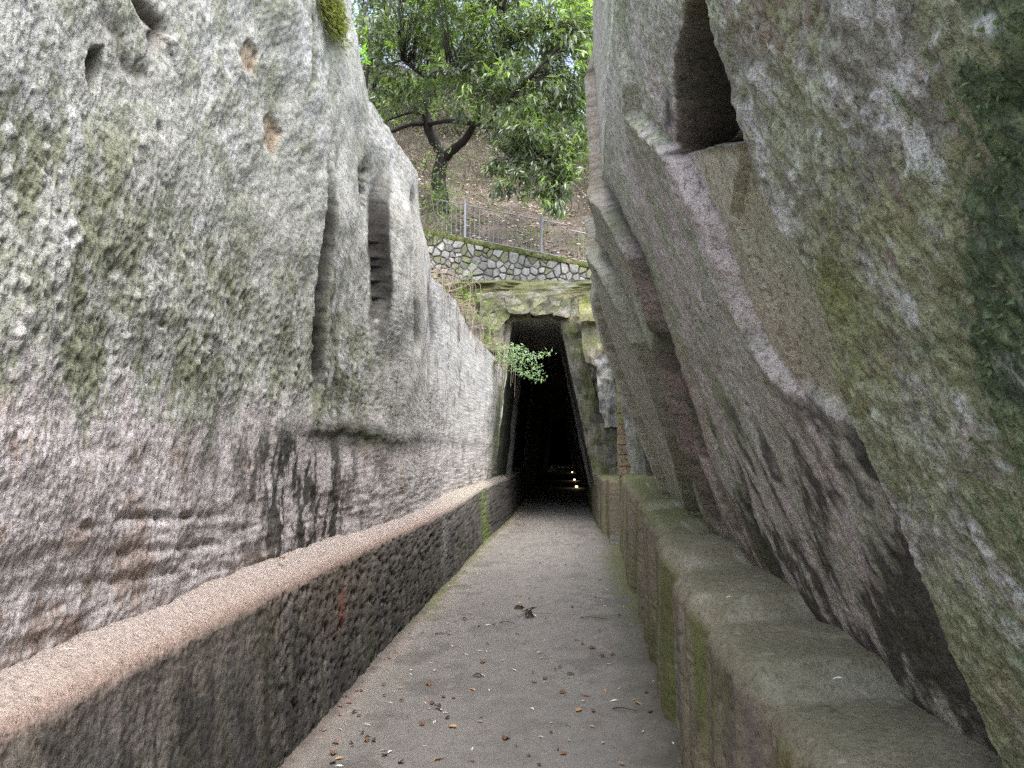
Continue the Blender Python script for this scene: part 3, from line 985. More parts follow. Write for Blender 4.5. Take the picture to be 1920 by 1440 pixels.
def build_chamber():
    """the hollow behind the slot: sill, back, far and near cheeks, roof"""
    y0, y1, z0, z1, dep = 1.55, 3.55, 2.56, 4.6, .75
    u = np.linspace(0, 1, 40)
    A, B_ = np.meshgrid(u, u)
    fx = lambda y, z: XR0(y, z) + .03
    bag = Bag()
    for k in range(5):
        if k == 0:      # sill
            y, z, t = y0 + (y1 - y0) * A, z0 + 0 * A, B_
            z = np.interp(y, [1.55, 2.2, 3.0, 4.1], [2.42, 2.46, 2.70, 2.70]) - .10 * t
        elif k == 1:    # back
            y, z, t = y0 + (y1 - y0) * A, z0 - .3 + (z1 - z0 + .3) * B_, 1 + 0 * A
        elif k == 2:    # far cheek
            y, z, t = y1 + 0 * A, z0 - .3 + (z1 - z0 + .3) * A, B_
        elif k == 3:    # near cheek
            y, z, t = y0 + 0 * A, z0 - .3 + (z1 - z0 + .3) * A, B_
        else:           # roof
            y, z, t = y0 + (y1 - y0) * A, z1 + 0 * A, B_
        p = np.stack([fx(y, z) + t * dep, y, z], -1).reshape(-1, 3)
        p = p + np.stack([fbm(p, 2.6, 4, .55, seed=210 + j) for j in (1, 2, 3)], 1) * .10 * np.clip(t.ravel() * 6, 0, 1)[:, None]
        c = mix((.20, .19, .15), (.42, .36, .28), sstep(-.2, .4, fbm(p, 3, 4, seed=215)))
        if k == 0:
            c = mix(c, (.26, .22, .19), .7 * sstep(.35, .0, t.ravel()))
        idx = np.arange(1600).reshape(40, 40)
        bag.add(p, [tuple(r) for r in np.stack([idx[:-1, :-1], idx[:-1, 1:], idx[1:, 1:], idx[1:, :-1]], -1).reshape(-1, 4)])
        bag.C.append(c)
    return bag.mesh('niche', True)


right = thing('rock_wall', 'overhanging grey-green rock wall of tilted slabs with a dark slot cut in it', 'rock wall')
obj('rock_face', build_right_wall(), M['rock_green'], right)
mp_, mw_ = MOSS[0]
rgm = np.random.default_rng(77)
cand = np.where((mw_ > .7) & (fbm(mp_, 9, 3, seed=78) > 0.0) & (mp_[:, 1] > .7) & (mp_[:, 2] < 3.4))[0]
cand = rgm.choice(cand, min(4200, len(cand)), replace=False)
nm_ = len(cand)
obj('moss', leaf_mesh('moss', mp_[cand] + rgm.normal(0, .004, (nm_, 3)), rgm.normal(0, .55, (nm_, 3)) + np.array((-.8, -.2, -.25)), rgm.normal(0, 1, (nm_, 3)), rgm.uniform(.006, .015, nm_), rgm.uniform(.004, .008, nm_),
                      mix((.08, .12, .07), (.26, .32, .24), rgm.random(nm_)) * rgm.uniform(.6, 1.2, (nm_, 1))), M['leaf_soft'], right, kind='stuff', label='dark green moss tufts at the near end of the wall')
obj('niche', build_chamber(), M['rock_green'], right, label='dark hollow behind the tall slot in the rock')
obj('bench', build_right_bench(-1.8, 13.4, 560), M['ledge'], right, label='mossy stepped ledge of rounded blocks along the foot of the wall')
obj('bench', build_right_bench(13.9, 27.0, 120, np.array([13, 15.4, 15.7, 18, 27]), np.array([1.13, 1.13, 1.10, 1.08, 1.08]),
                               np.array([.74, .76, .68, .64, .62]), True), M['ledge'], right, label='far ledge block running on into the tunnel')


# ------------------------------------------------------------------ path
def build_path():
    yc = np.concatenate([np.linspace(-14, 1.8, 22), 1 / np.linspace(1 / 2.0, 1 / 60.0, 420)])
    xc = np.linspace(-1.75, 1.5, 240)
    X, Y = np.meshgrid(xc, yc)
    sh = X.shape
    P = np.stack([X.ravel(), Y.ravel(), np.zeros(X.size)], 1)
    n1, n2 = fbm(P, .9, 4, seed=110), fbm(P, 3.5, 4, seed=111)
    n3, n4 = fbm(P, 12, 4, .6, seed=112), fbm(P, 40, 2, seed=113)
    P[:, 2] = .012 * n1 + .004 * n2 + .002 * n3
    x, y = P[:, 0], P[:, 1]
    le = x - (-1.455 + .1 * sstep(13, 18, y))
    re = np.interp(y, RB_Y, RB_X) - x
    e = np.minimum(le, re)
    P[:, 2] += .02 * np.exp(-np.clip(e, 0, 9) / .05)
    c = mix((0.235, 0.22, 0.205), (0.30, 0.285, 0.265), sstep(-.3, .4, n1 + .5 * n2))
    c = mix(c, (0.145, 0.134, 0.122), .75 * sstep(-.02, .26, .35 * n3 + n2 * .7 + .7 * n1))
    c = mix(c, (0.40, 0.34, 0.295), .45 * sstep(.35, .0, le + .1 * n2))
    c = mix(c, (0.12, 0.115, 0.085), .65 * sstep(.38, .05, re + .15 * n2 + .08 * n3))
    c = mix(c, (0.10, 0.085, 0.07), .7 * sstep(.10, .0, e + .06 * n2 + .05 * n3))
    wear = np.exp(-((x + .35 + .15 * n1) / .42) ** 2)
    c = mix(c, (0.33, 0.315, 0.295), .35 * wear * sstep(-.3, .3, n2))
    c = mix(c, (0.15, 0.165, 0.06), .6 * sstep(.12, .45, n2 + .9 * np.exp(-e / .25) - .3) * sstep(6.5, 9, y))
    c = mix(c, (0.12, 0.13, 0.06), .6 * np.exp(-((x - .75) / .25) ** 2 - ((y - 11.5) / 1.6) ** 2))
    c = c * (.72 * (1 + .22 * n3 + .18 * n4))[:, None]
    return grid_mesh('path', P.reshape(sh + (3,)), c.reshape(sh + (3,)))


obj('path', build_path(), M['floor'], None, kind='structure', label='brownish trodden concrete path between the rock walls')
g = Bag().box((-900, -900, -.6), (900, 900, -.35), (.16, .12, .08))
obj('ground', g.mesh('ground'), M['soil'], None, kind='structure')

# ------------------------------------------------------------------ tunnel
TB = np.array([(-1.72, -.02), (-1.60, .95), (-1.50, 2.0), (-1.33, 3.5), (-1.22, 4.50), (-.95, 4.55), (-.5, 4.53), (-.14, 4.55), (.06, 3.6), (.30, 2.45), (.62, .95), (.86, -.02)])


def along(pts, n):
    L = np.concatenate([[0], np.cumsum(np.linalg.norm(np.diff(pts, axis=0), axis=1))])
    t = np.linspace(0, L[-1], n)
    return np.stack([np.interp(t, L, pts[:, 0]), np.interp(t, L, pts[:, 1])], 1)


tunnel = thing('tunnel', 'dark trapezoidal rock-cut tunnel mouth at the end of the path', 'tunnel', loc=(0, 18, 0))
tunnel.location = (0, 0, 0)
bnd = along(TB, 260)
bnd[:, 0] += .03 * fbm(np.stack([bnd[:, 0], 0 * bnd[:, 0], bnd[:, 1]], 1), 2.0, 3, seed=120)
toprow = (bnd[:, 1] > 4.3)
bnd[:, 1] += toprow * .05 * fbm(np.stack([bnd[:, 0], 0 * bnd[:, 0], 0 * bnd[:, 0]], 1), 4.0, 3, seed=121)
yl = np.concatenate([np.linspace(17.95, 24, 90), np.linspace(24.2, 95, 120)])
B = np.broadcast_to(bnd, (len(yl),) + bnd.shape)
V = np.stack([B[..., 0], np.broadcast_to(yl[:, None], B.shape[:2]), B[..., 1]], -1).copy()
Pf = V.reshape(-1, 3)
cen = np.array((-.45, 0, 2.2))
dv = Pf - cen
dv[:, 1] = 0
dv = unit(dv)
Pf2 = Pf + dv * (.05 * fbm(Pf, 1.2, 3, seed=122) + .015 * fbm(Pf, 7, 3, seed=123))[:, None]
cl = mix((.085, .083, .076), (.15, .145, .13), sstep(-.3, .4, fbm(Pf, 2, 4, seed=124)))
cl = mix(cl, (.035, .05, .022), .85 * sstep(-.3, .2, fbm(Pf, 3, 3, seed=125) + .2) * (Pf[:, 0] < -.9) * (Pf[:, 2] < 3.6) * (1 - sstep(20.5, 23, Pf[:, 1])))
cl = mix(cl, (.36, .355, .34), .85 * sstep(4.2, 4.4, Pf[:, 2]))  # ceiling paled: daylight from the mouth put into its colour
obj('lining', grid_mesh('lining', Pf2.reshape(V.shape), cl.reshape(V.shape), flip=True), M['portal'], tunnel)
eb = Bag().box((-2.2, 95, -.2), (1.6, 95.2, 5), (.1, .1, .1))
obj('end_wall', eb.mesh('end_wall'), M['portal'], tunnel)
for yr_, inset in ((21.3, .16), (29.0, .22), (38.0, .30), (48.0, .36), (60.0, .44)):
    ib = bnd.copy()
    ib = ib + (np.array((-.45, 1.9)) - ib) * np.array((inset * .55, inset * .42))
    ib[:, 1] = np.where(bnd[:, 1] < .05, -.02, ib[:, 1])
    ob = bnd + (bnd - np.array((-.45, 2.2))) * .10
    rr = Bag()
    A = np.stack([np.c_[ob[:, 0], np.full(260, yr_), ob[:, 1]], np.c_[ib[:, 0], np.full(260, yr_), ib[:, 1]],
                  np.c_[ib[:, 0], np.full(260, yr_ + .8), ib[:, 1]]], 0)
    A += .02 * fbm(A.reshape(-1, 3), 4, 2, seed=126).reshape(3, 260, 1)
    obj('rib', grid_mesh('rib', A, np.broadcast_to(np.array((.2, .19, .17)), A.shape).copy(), flip=True), M['portal'], tunnel)

# portal face: rock around the mouth
nr = 90
ang_out = []
outer = np.zeros_like(bnd)
for i, (bx_, bz_) in enumerate(bnd):
    if bz_ < 4.35 and bx_ < -.8:
        outer[i] = (-3.6, bz_ * 5.5 / 4.4)
    elif bz_ < 4.35:
        outer[i] = (1.9, bz_ * 5.5 / 4.4)
    else:
        outer[i] = (np.interp(bx_, [-1.22, -.14], [-3.6, 1.9]), 5.45)
rr_ = np.linspace(0, 1, nr)[:, None, None]
G = bnd[None] * (1 - rr_) + outer[None] * rr_
Pp = np.stack([G[..., 0], np.full(G.shape[:2], 17.95), G[..., 1]], -1)
q = Pp.reshape(-1, 3)
w, vv = worley(np.stack([q[:, 0] * 1.6 + .5 * fbm(q, 2, 2, seed=131), q[:, 2] * 1.9], 1), 9)
dy = .25 * fbm(q, .9, 3, seed=130) + .40 * (vv - .5) * sstep(0, .25, G[..., 0].ravel() * 0 + rr_.repeat(G.shape[1], 1).ravel()) + .10 * fbm(q, 4, 4, seed=132) + .02 * fbm(q, 14, 3, seed=133)
q2 = q.copy()
q2[:, 1] -= np.abs(dy) * sstep(0, .06, np.broadcast_to(rr_[..., 0], G.shape[:2]).ravel())
n1, n2, n3 = fbm(q, 1.4, 4, seed=134), fbm(q, 4, 4, seed=135), fbm(q, 12, 3, seed=136)
c = mix((.19, .17, .125), (.28, .265, .225), sstep(-.3, .4, n1 + .4 * n2))
c = mix(c, (.10, .115, .035), .8 * sstep(-.1, .3, n1 * .5 + n2 + .35 * sstep(4.3, 5.2, q[:, 2])))
c = mix(c, (.27, .19, .115), .45 * sstep(.1, .4, fbm(q, 2.2, 3, seed=137)))
c = mix(c, (.09, .085, .065), .7 * sstep(.05, .0, .4 - w) * 0 + .5 * sstep(.15, .45, n3))
c = mix(c, (.33, .33, .31), .6 * sstep(.1, .35, fbm(q, 3, 3, seed=138)) * sstep(-1.2, -.3, q[:, 0]))
obj('portal_face', grid_mesh('portal_face', q2.reshape(Pp.shape), c.reshape(Pp.shape), flip=False), M['portal'], tunnel,
    label='mossy broken rock face around the tunnel mouth')


def rock_box(name, c4, back, n=14, *args, flat=False, **kws):
    return _rock_box(name, c4, back, n, *args, flat=flat, **kws)


def _rock_box(name, c4, back, n=14, amp=.04, col=((.25, .24, .2), (.35, .34, .3)), moss=0.0, seed=0.0, mat='portal', parent=None, freq=3.0, flat=False, **kw):
    """a hewn block: four front corners (ll, lr, ur, ul) and a vector to its back"""
    c4 = np.asarray(c4, float)
    back = np.asarray(back, float)
    f, b = c4, c4 + back
    quads = ((f[0], f[1], f[2], f[3]), (b[1], b[0], b[3], b[2]), (b[0], f[0], f[3], b[3]), (f[1], b[1], b[2], f[2]), (f[3], f[2], b[2], b[3]), (b[0], b[1], f[1], f[0]))
    bag = Bag()
    u = np.linspace(0, 1, n)
    uu, vv_ = np.meshgrid(u, u)
    cen_ = (f.mean(0) + b.mean(0)) / 2
    for (a, b_, c_, d_) in quads:
        S = (a * ((1 - uu) * (1 - vv_))[..., None] + b_ * (uu * (1 - vv_))[..., None] + c_ * (uu * vv_)[..., None] + d_ * ((1 - uu) * vv_)[..., None])
        p = S.reshape(-1, 3)
        ex = np.stack([fbm(p, freq, 4, .55, seed=seed + k) for k in (1.3, 4.7, 8.1)], 1)
        v = p + ex * amp
        v = cen_ + (v - cen_) * 1.0
        m1, m2 = fbm(p, 2.5, 4, seed=seed + 2), fbm(p, 9, 3, seed=seed + 3)
        cc = mix(col[0], col[1], sstep(-.3, .4, m1 + .4 * m2))
        if moss:
            cc = mix(cc, (.15, .18, .04), moss * sstep(-.2, .3, fbm(p, 3, 3, seed=seed + 5)))
        cc = cc * (1 + .3 * m2)[:, None]
        idx = np.arange(n * n).reshape(n, n)
        fq = np.stack([idx[:-1, :-1], idx[:-1, 1:], idx[1:, 1:], idx[1:, :-1]], -1).reshape(-1, 4)
        bag.add(v, [tuple(r) for r in fq], None)
        bag.C.append(cc)
    return obj(name, bag.mesh(name, not flat), M[mat], parent, **kw)


def px_quad(ll, lr, ur, ul, Y, Ytop=None):
    Ytop = Y if Ytop is None else Ytop
    return [at(*ll, Y), at(*lr, Y), at(*ur, Ytop), at(*ul, Ytop)]


GREY = ((.20, .20, .185), (.36, .36, .35))
OLIV = ((.19, .185, .125), (.31, .29, .22))
# jamb strips and blocks right of the mouth
rock_box('jamb_slab', px_quad((1116, 905), (1162, 908), (1082, 606), (1056, 606), 17.66), (.25, .8, 0), 22, .16, ((.05, .05, .04), (.15, .142, .115)), .35, 1, parent=tunnel, freq=2.6, flat=True)
rock_box('jamb_block', px_quad((1098, 680), (1130, 690), (1112, 560), (1078, 560), 16.8), (.3, .7, 0), 10, .13, ((.13, .12, .085), (.24, .22, .18)), .4, 2, parent=tunnel, flat=True)
rock_box('jamb_block', px_quad((1086, 600), (1120, 600), (1120, 556), (1084, 556), 16.5), (.3, .6, 0), 8, .10, ((.2, .19, .12), (.28, .27, .16)), .8, 3, parent=tunnel, flat=True)
rock_box('jamb_block', px_quad((1132, 800), (1166, 800), (1152, 664), (1112, 668), 15.6), (.4, .9, 0), 30, .10, ((.10, .10, .10), (.24, .24, .235)), .15, 4, parent=tunnel, freq=4)
for k, quad in enumerate((((922, 640), (950, 596), (966, 565), (915, 570)), ((952, 590), (1000, 588), (1008, 556), (950, 560)), ((996, 588), (1042, 592), (1056, 560), (1000, 552)), ((1040, 594), (1066, 592), (1074, 552), (1044, 556)),
                          ((880, 640), (940, 660), (944, 585), (870, 590)), ((900, 590), (965, 575), (960, 548), (890, 550)))):
    rock_box('broken_rock', px_quad(*quad, 17.62), (0, .5, 0), 11, .14, ((.10, .098, .075), (.22, .21, .18)), .4, 20 + k, parent=tunnel, freq=2.4, flat=True)

rock_box('jamb_block', px_quad((1146, 906), (1170, 906), (1166, 792), (1128, 796), 15.7), (.4, .9, 0), 16, .12, ((.06, .06, .055), (.14, .135, .12)), .2, 6, parent=tunnel, flat=True)

# brick pier and leaning slab on the far ledge block
pier = thing('brick_pier', 'narrow pier of brown brick blocks standing on the far ledge block', 'pier')
zb_ = at(1160, 916, 13.0)
px0, px1 = at(1160, 900, 13.0)[0], at(1198, 900, 13.0)[0]
zz = 1.20
for k in range(9):
    h = (.145, .17, .15, .16)[k % 4]
    cc = [(px0 + .004 * (k % 3), 13.0, zz), (px1, 13.0, zz), (px1, 13.0, zz + h), (px0 + .006 * (k % 2), 13.0, zz + h)]
    rock_box('brick', cc, (0, .3, 0), 5, .012, ((.20, .155, .11), (.30, .23, .17)), .75 if k > 4 else .15, 30 + k, parent=pier)
    zz += h + .012
rock_box('plaster_cap', [(px0, 12.99, zz), (px1 + .1, 12.99, zz), (px1 - .12, 12.99, zz + .75), (px0 - .01, 12.99, zz + .75)], (0, .4, 0), 14, .05,
         ((.17, .18, .09), (.28, .27, .17)), .85, 45, parent=pier)
slab = rock_box('leaning_slab', px_quad((1188, 922), (1226, 924), (1178, 728), (1160, 715), 12.4), (.28, .5, .0), 24, .07, GREY, .35, 50)
slab['label'] = 'leaning grey-green stone slab propped beside the narrow brick pier'
slab['category'] = 'stone slab'
rock_box('recess_rock', px_quad((1220, 935), (1300, 945), (1240, 560), (1150, 560), 11.3), (.6, 1.0, 0), 24, .12, ((.13, .125, .11), (.24, .23, .2)), .25, 55, parent=right)

# lamps deep in the tunnel
ML, nt_, b_, o_ = mat_new('lamp_glass')
b_.inputs['Emission Color'].default_value = (1, .72, .38, 1)
b_.inputs['Emission Strength'].default_value = 2.2
b_.inputs['Base Color'].default_value = (.8, .7, .5, 1)
for k, (px, py) in enumerate(((1081, 912), (1077, 899), (1073, 885))):
    p = on_floor(px, py, .06)
    t = thing('floor_lamp', ('nearest and brightest small floor lamp glowing inside the dark tunnel', 'middle one of the three small floor lamps inside the dark tunnel',
                             'deepest and faintest of the small floor lamps inside the dark tunnel')[k], 'lamp', 'floor lamps in the tunnel', tuple(p))
    t.location = p
    s = (.05, .045, .04)[k]
    obj('housing', Bag().box((-s * 1.3, .0, -.06), (s * 1.3, .2, s * .5)).mesh('housing'), M['steel'], t)
    pl = bpy.data.lights.new('bulb', 'POINT')
    pl.energy = .6
    pl.color = (1, .8, .55)
    pl.shadow_soft_size = .04
    plo = bpy.data.objects.new('bulb', pl)
    COL.objects.link(plo)
    plo.parent = t
    plo.location = (0, -.12, .1)
    obj('lamp_glass', Bag().box((-s, -.02, -.03), (s, -.002, s * .36)).mesh('lamp_glass'), ML, t)

# ------------------------------------------------------------------ hillside and banks
def wall_top(x):
    return np.clip(6.12 - .22 * (x - .6), 5.6, 9.0)


def hill_z(x, y):
    s = np.clip(y - 19.25, 0, 200)
    rise = np.where(s < 25, .65 * s, 16.25 + .10 * (s - 25))
    rise = rise * (1 - .60 * sstep(-1.0, 4.0, x) * sstep(3, 12, s))
    return wall_top(x) - .12 + rise


def build_hill():
    yc = np.concatenate([np.linspace(19.2, 40, 110), np.linspace(41, 420, 40)])
    xc = np.concatenate([np.linspace(-400, -13, 20), np.linspace(-12, 10, 130), np.linspace(11, 400, 20)])
    X, Y = np.meshgrid(xc, yc)
    P = np.stack([X.ravel(), Y.ravel(), np.zeros(X.size)], 1)
    z = hill_z(P[:, 0], P[:, 1])
    z += (.25 * fbm(P, .35, 3, seed=140) + .10 * fbm(P, 1.4, 3, seed=141)) * sstep(19.2, 21, P[:, 1])
    n = fbm(P, 2, 4, seed=142)
    c = mix((.10, .082, .068), (.20, .165, .14), sstep(-.3, .4, n))
    c = mix(c, (.095, .088, .075), .7 * sstep(23, 28, P[:, 1]))
    c = mix(c, (.055, .05, .035), .75 * sstep(-.05, .25, fbm(P, .55, 4, seed=143)))
    c = mix(c, (.07, .085, .03), .6 * sstep(.05, .3, fbm(P, .9, 4, seed=144)))
    P[:, 2] = z
    return grid_mesh('hillside', P.reshape(X.shape + (3,)), c.reshape(X.shape + (3,)))


obj('hillside', build_hill(), M['soil'], None, kind='structure', label='brown leaf-strewn hillside above the tunnel')


def bank_left_z(x, y):
    t = left_top(y)
    d = np.clip(-1.78 - x, 0, 60)
    lowpart = t + np.minimum(1.9 * d, 1.5) + .16 * np.clip(d - .8, 0, 60)
    hi = t + .05 + .12 * d
    k = sstep(9.3, 10.2, y)
    return hi * (1 - k) + lowpart * k


def bank(name, x0, x1, f, seed):
    yc = np.concatenate([np.linspace(-1.8, 4, 24), np.linspace(4.5, 21.0, 132)])
    s = np.linspace(0, 1, 90) ** 2.2
    xc = x0 + (x1 - x0) * s
    X, Y = np.meshgrid(xc, yc)
    P = np.stack([X.ravel(), Y.ravel(), 0 * X.ravel()], 1)
    z = f(P[:, 0], P[:, 1])
    k = sstep(.02, .5, np.abs(P[:, 0] - x0))
    P[:, 2] = z + k * (.20 * fbm(P, .9, 3, seed=seed) + .12 * fbm(P, 3, 3, seed=seed + 1))
    n, n2 = fbm(P, 2, 4, seed=seed + 2), fbm(P, 5, 3, seed=seed + 3)
    c = mix((.07, .05, .036), (.16, .115, .085), sstep(-.3, .4, n))
    c = mix(c, (.09, .105, .03), .6 * sstep(0, .35, n2))
    return obj(name, grid_mesh(name, P.reshape(X.shape + (3,)), c.reshape(X.shape + (3,)), flip=x1 < x0), M['soil'], None, kind='structure')


bank('earth_bank', -2.2, -60, lambda x, y: bank_left_z(x, y) - .12, 150)
bank('earth_bank', 1.75, 60, lambda x, y: np.interp(y, [0, 1, 2.5, 4, 6.5], [3.5, 3.9, 4.7, 5.3, 5.55]) + .10 * (x - 1.75) - 2.2 * sstep(8.8, 10.2, y) * (1 - sstep(16.5, 18.5, y)), 155)  # unseen dip in the right bank shaped to let light through
# ledge of ground between the portal face and the rubble wall
lb = np.stack(np.meshgrid(np.linspace(-4.2, 2.4, 60), np.linspace(18.05, 19.4, 24)), -1).reshape(-1, 2)
Pl = np.c_[lb, np.zeros(len(lb))]
Pl[:, 2] = 5.28 + .07 * fbm(Pl, 1.5, 3, seed=160) + .06 * (Pl[:, 1] - 18)
cL = mix((.12, .12, .05), (.2, .16, .09), sstep(-.2, .3, fbm(Pl, 3, 3, seed=161)))
obj('terrace', grid_mesh('terrace', Pl.reshape(24, 60, 3), cL.reshape(24, 60, 3)), M['soil'], None, kind='structure')

# ------------------------------------------------------------------ rubble retaining wall
rubble = thing('stone_wall', 'curved grey rubble retaining wall with mossy top, above the tunnel mouth', 'stone wall')
WX0, WX1, WY, WB = -3.35, 1.3, 19.05, 5.30
core = Bag()
xs = np.linspace(WX0 - .3, WX1, 50)
zs = np.linspace(0, 1, 14)
XX, ZZ = np.meshgrid(xs, zs)
top_w = wall_top(XX) - .10


def wall_y(x):
    return WY - .18 * np.clip(-2.2 - x, 0, 2) ** 1.3


PW = np.stack([XX, wall_y(XX), WB - .4 + (top_w - WB + .4) * ZZ], -1)
pw = PW.reshape(-1, 3)
pw[:, 1] += .02 * fbm(pw, 5, 3, seed=165)
obj('mortar', grid_mesh('mortar', pw.reshape(PW.shape), np.broadcast_to(np.array((.20, .19, .165)), PW.shape).copy()), M['stone'], rubble)
# stones: cells of a jittered field, clipped against their neighbours
rs = np.random.default_rng(21)
sites = []
rowh = .132
zrow = WB - .02
r_i = 0
while zrow < 7.3:
    x_ = WX0 + (r_i % 2) * .09
    while x_ < WX1:
        sites.append((x_ + rs.uniform(-.05, .05), zrow + rs.uniform(-.06, .06)))
        x_ += rs.choice([rs.uniform(.11, .17), rs.uniform(.16, .30)])
    zrow += rowh * rs.uniform(.85, 1.2)
    r_i += 1
sites = np.array([s_ for s_ in sites if s_[1] < wall_top(s_[0]) - .20])


def clip(poly, nrm, off):
    out_ = []
    for i in range(len(poly)):
        a, b = poly[i], poly[(i + 1) % len(poly)]
        da, db = a @ nrm - off, b @ nrm - off
        if da <= 0:
            out_.append(a)
        if (da < 0) != (db < 0) and abs(da - db) > 1e-9:
            out_.append(a + (b - a) * (da / (da - db)))
    return out_


for i, s_ in enumerate(sites):
    poly = [s_ + np.array(v) * .26 for v in ((-1, -1), (1, -1), (1, 1), (-1, 1))]
    dn = np.linalg.norm(sites - s_, axis=1)
    for j in np.argsort(dn)[1:14]:
        v = sites[j] - s_
        L = np.linalg.norm(v)
        poly = clip(poly, v / L, (v / L) @ (s_ + v * .5) - rs.uniform(.004, .017))
        if len(poly) < 3:
            break
    poly = clip(poly, np.array((.22, 1)) / math.hypot(.22, 1), (np.array((.22, 1)) @ np.array((s_[0], wall_top(s_[0]) - .15))) / math.hypot(.22, 1)) if len(poly) >= 3 else poly
    if len(poly) < 3:
        continue
    poly = np.array(poly)
    cn_ = poly.mean(0)
    # cut corners once
    pr = []
    for a, b in zip(poly, np.roll(poly, -1, 0)):
        pr += [a * .87 + b * .13, a * .13 + b * .87]
    pr = np.array(pr)
    n = len(pr)
    dep = rs.uniform(.035, .085)
    tilt = rs.normal(0, .12, 2)
    V, lay = [], ((1.0, .04), (.98, -dep * .7), (.84, -dep))
    for sc_, dy_ in lay:
        for p in pr:
            r = cn_ + (p - cn_) * sc_
            V.append((r[0], wall_y(r[0]) + dy_ + ((r - cn_) @ tilt if dy_ < 0 else 0) + rs.normal(0, .004), r[1]))
    V.append((cn_[0] + rs.normal(0, .01), wall_y(cn_[0]) - dep * 1.08, cn_[1]))
    F = []
    for l in range(2):
        for k in range(n):
            F.append((l * n + k, l * n + (k + 1) % n, (l + 1) * n + (k + 1) % n, (l + 1) * n + k))
    for k in range(n):
        F.append((2 * n + k, 2 * n + (k + 1) % n, 3 * n))
    g_ = rs.uniform(.6, 1.15)
    base_ = np.array((.31, .31, .295)) * g_
    if rs.random() < (.45 if s_[0] < -2.6 or s_[1] > wall_top(s_[0]) - .45 else .10):
        base_ = base_ * .45 + np.array((.14, .16, .04)) * .55
    obj('stone', py_mesh('stone', V, F, np.broadcast_to(base_, (len(V), 3))), M['stone'], rubble)
# mossy coping
xs = np.linspace(WX0 - .3, WX1, 120)
a = np.linspace(-.2, math.pi, 12)
XX, AA = np.meshgrid(xs, a)
CP = np.stack([XX, wall_y(XX) + .17 - .24 * np.cos(AA), wall_top(XX) - .13 + .15 * np.sin(AA)], -1)
cp = CP.reshape(-1, 3)
cp += (.05 * fbm(cp, 4, 4, seed=170))[:, None] * np.array((.3, -1, .8))
cc = mix((.075, .095, .02), (.19, .18, .09), sstep(-.1, .4, fbm(cp, 5, 4, seed=171)))
obj('moss_coping', grid_mesh('moss_coping', cp.reshape(CP.shape), cc.reshape(CP.shape)), M['soil'], rubble)

# ------------------------------------------------------------------ metal fence
FY = WY + .2


def fence_run(name, label, xa, xb, n, hgt, posts, tilt=0.0):
    f = thing(name, label, 'fence', 'metal railings above the rubble wall')
    for xp in posts:
        z0 = wall_top(xp) - .05
        b = Bag().tube([(xp, FY, z0 - .1), (xp, FY, z0 + hgt + .08)], .032, 8)
        b.tube([(xp, FY, z0 + hgt + .08), (xp, FY, z0 + hgt + .10)], .04, 8)
        obj('post', b.mesh('post'), M['steel'], f)
    for hh in (.10, hgt):
        obj('rail', Bag().tube([(xa, FY + .02, wall_top(xa) - .05 + hh), (xb, FY + .02, wall_top(xb) - .05 + hh)], .014, 6).mesh('rail'), M['steel'], f)
    pm = Bag().tube([(0, 0, 0), (0, 0, hgt)], .0055, 5).mesh('picket')
    pm.materials.append(M['steel'])
    for k in range(n):
        xk = xa + (xb - xa) * (k + .5) / n
        o = obj('picket', pm, None, f)
        o.location = (xk, FY + .02, wall_top(xk) - .05 + .02)
        o.rotation_euler = (0, tilt, 0)
    return f


X1, X2 = at(872, 437, FY)[0], at(1015, 473, FY)[0]
fence_run('metal_fence', 'thin grey metal railing with two tall posts on the mossy wall top', X1 - .75, X2 + .62, 28, .92, (X1, X2))
gx0, gx1 = at(1072, 480, FY)[0], at(1112, 488, FY)[0]
fence_run('metal_fence', 'short pale railing panel of close bars, nearest the overhanging rock', gx0, gx1 + .5, 9, .80, ())

# ------------------------------------------------------------------ trees
def wobble(pts, n, amp, rg):
    c = smooth_curve(pts, n)
    j = rg.normal(0, amp, (n, 3))
    j[0] = 0
    return c + np.cumsum(j, 0) * .25


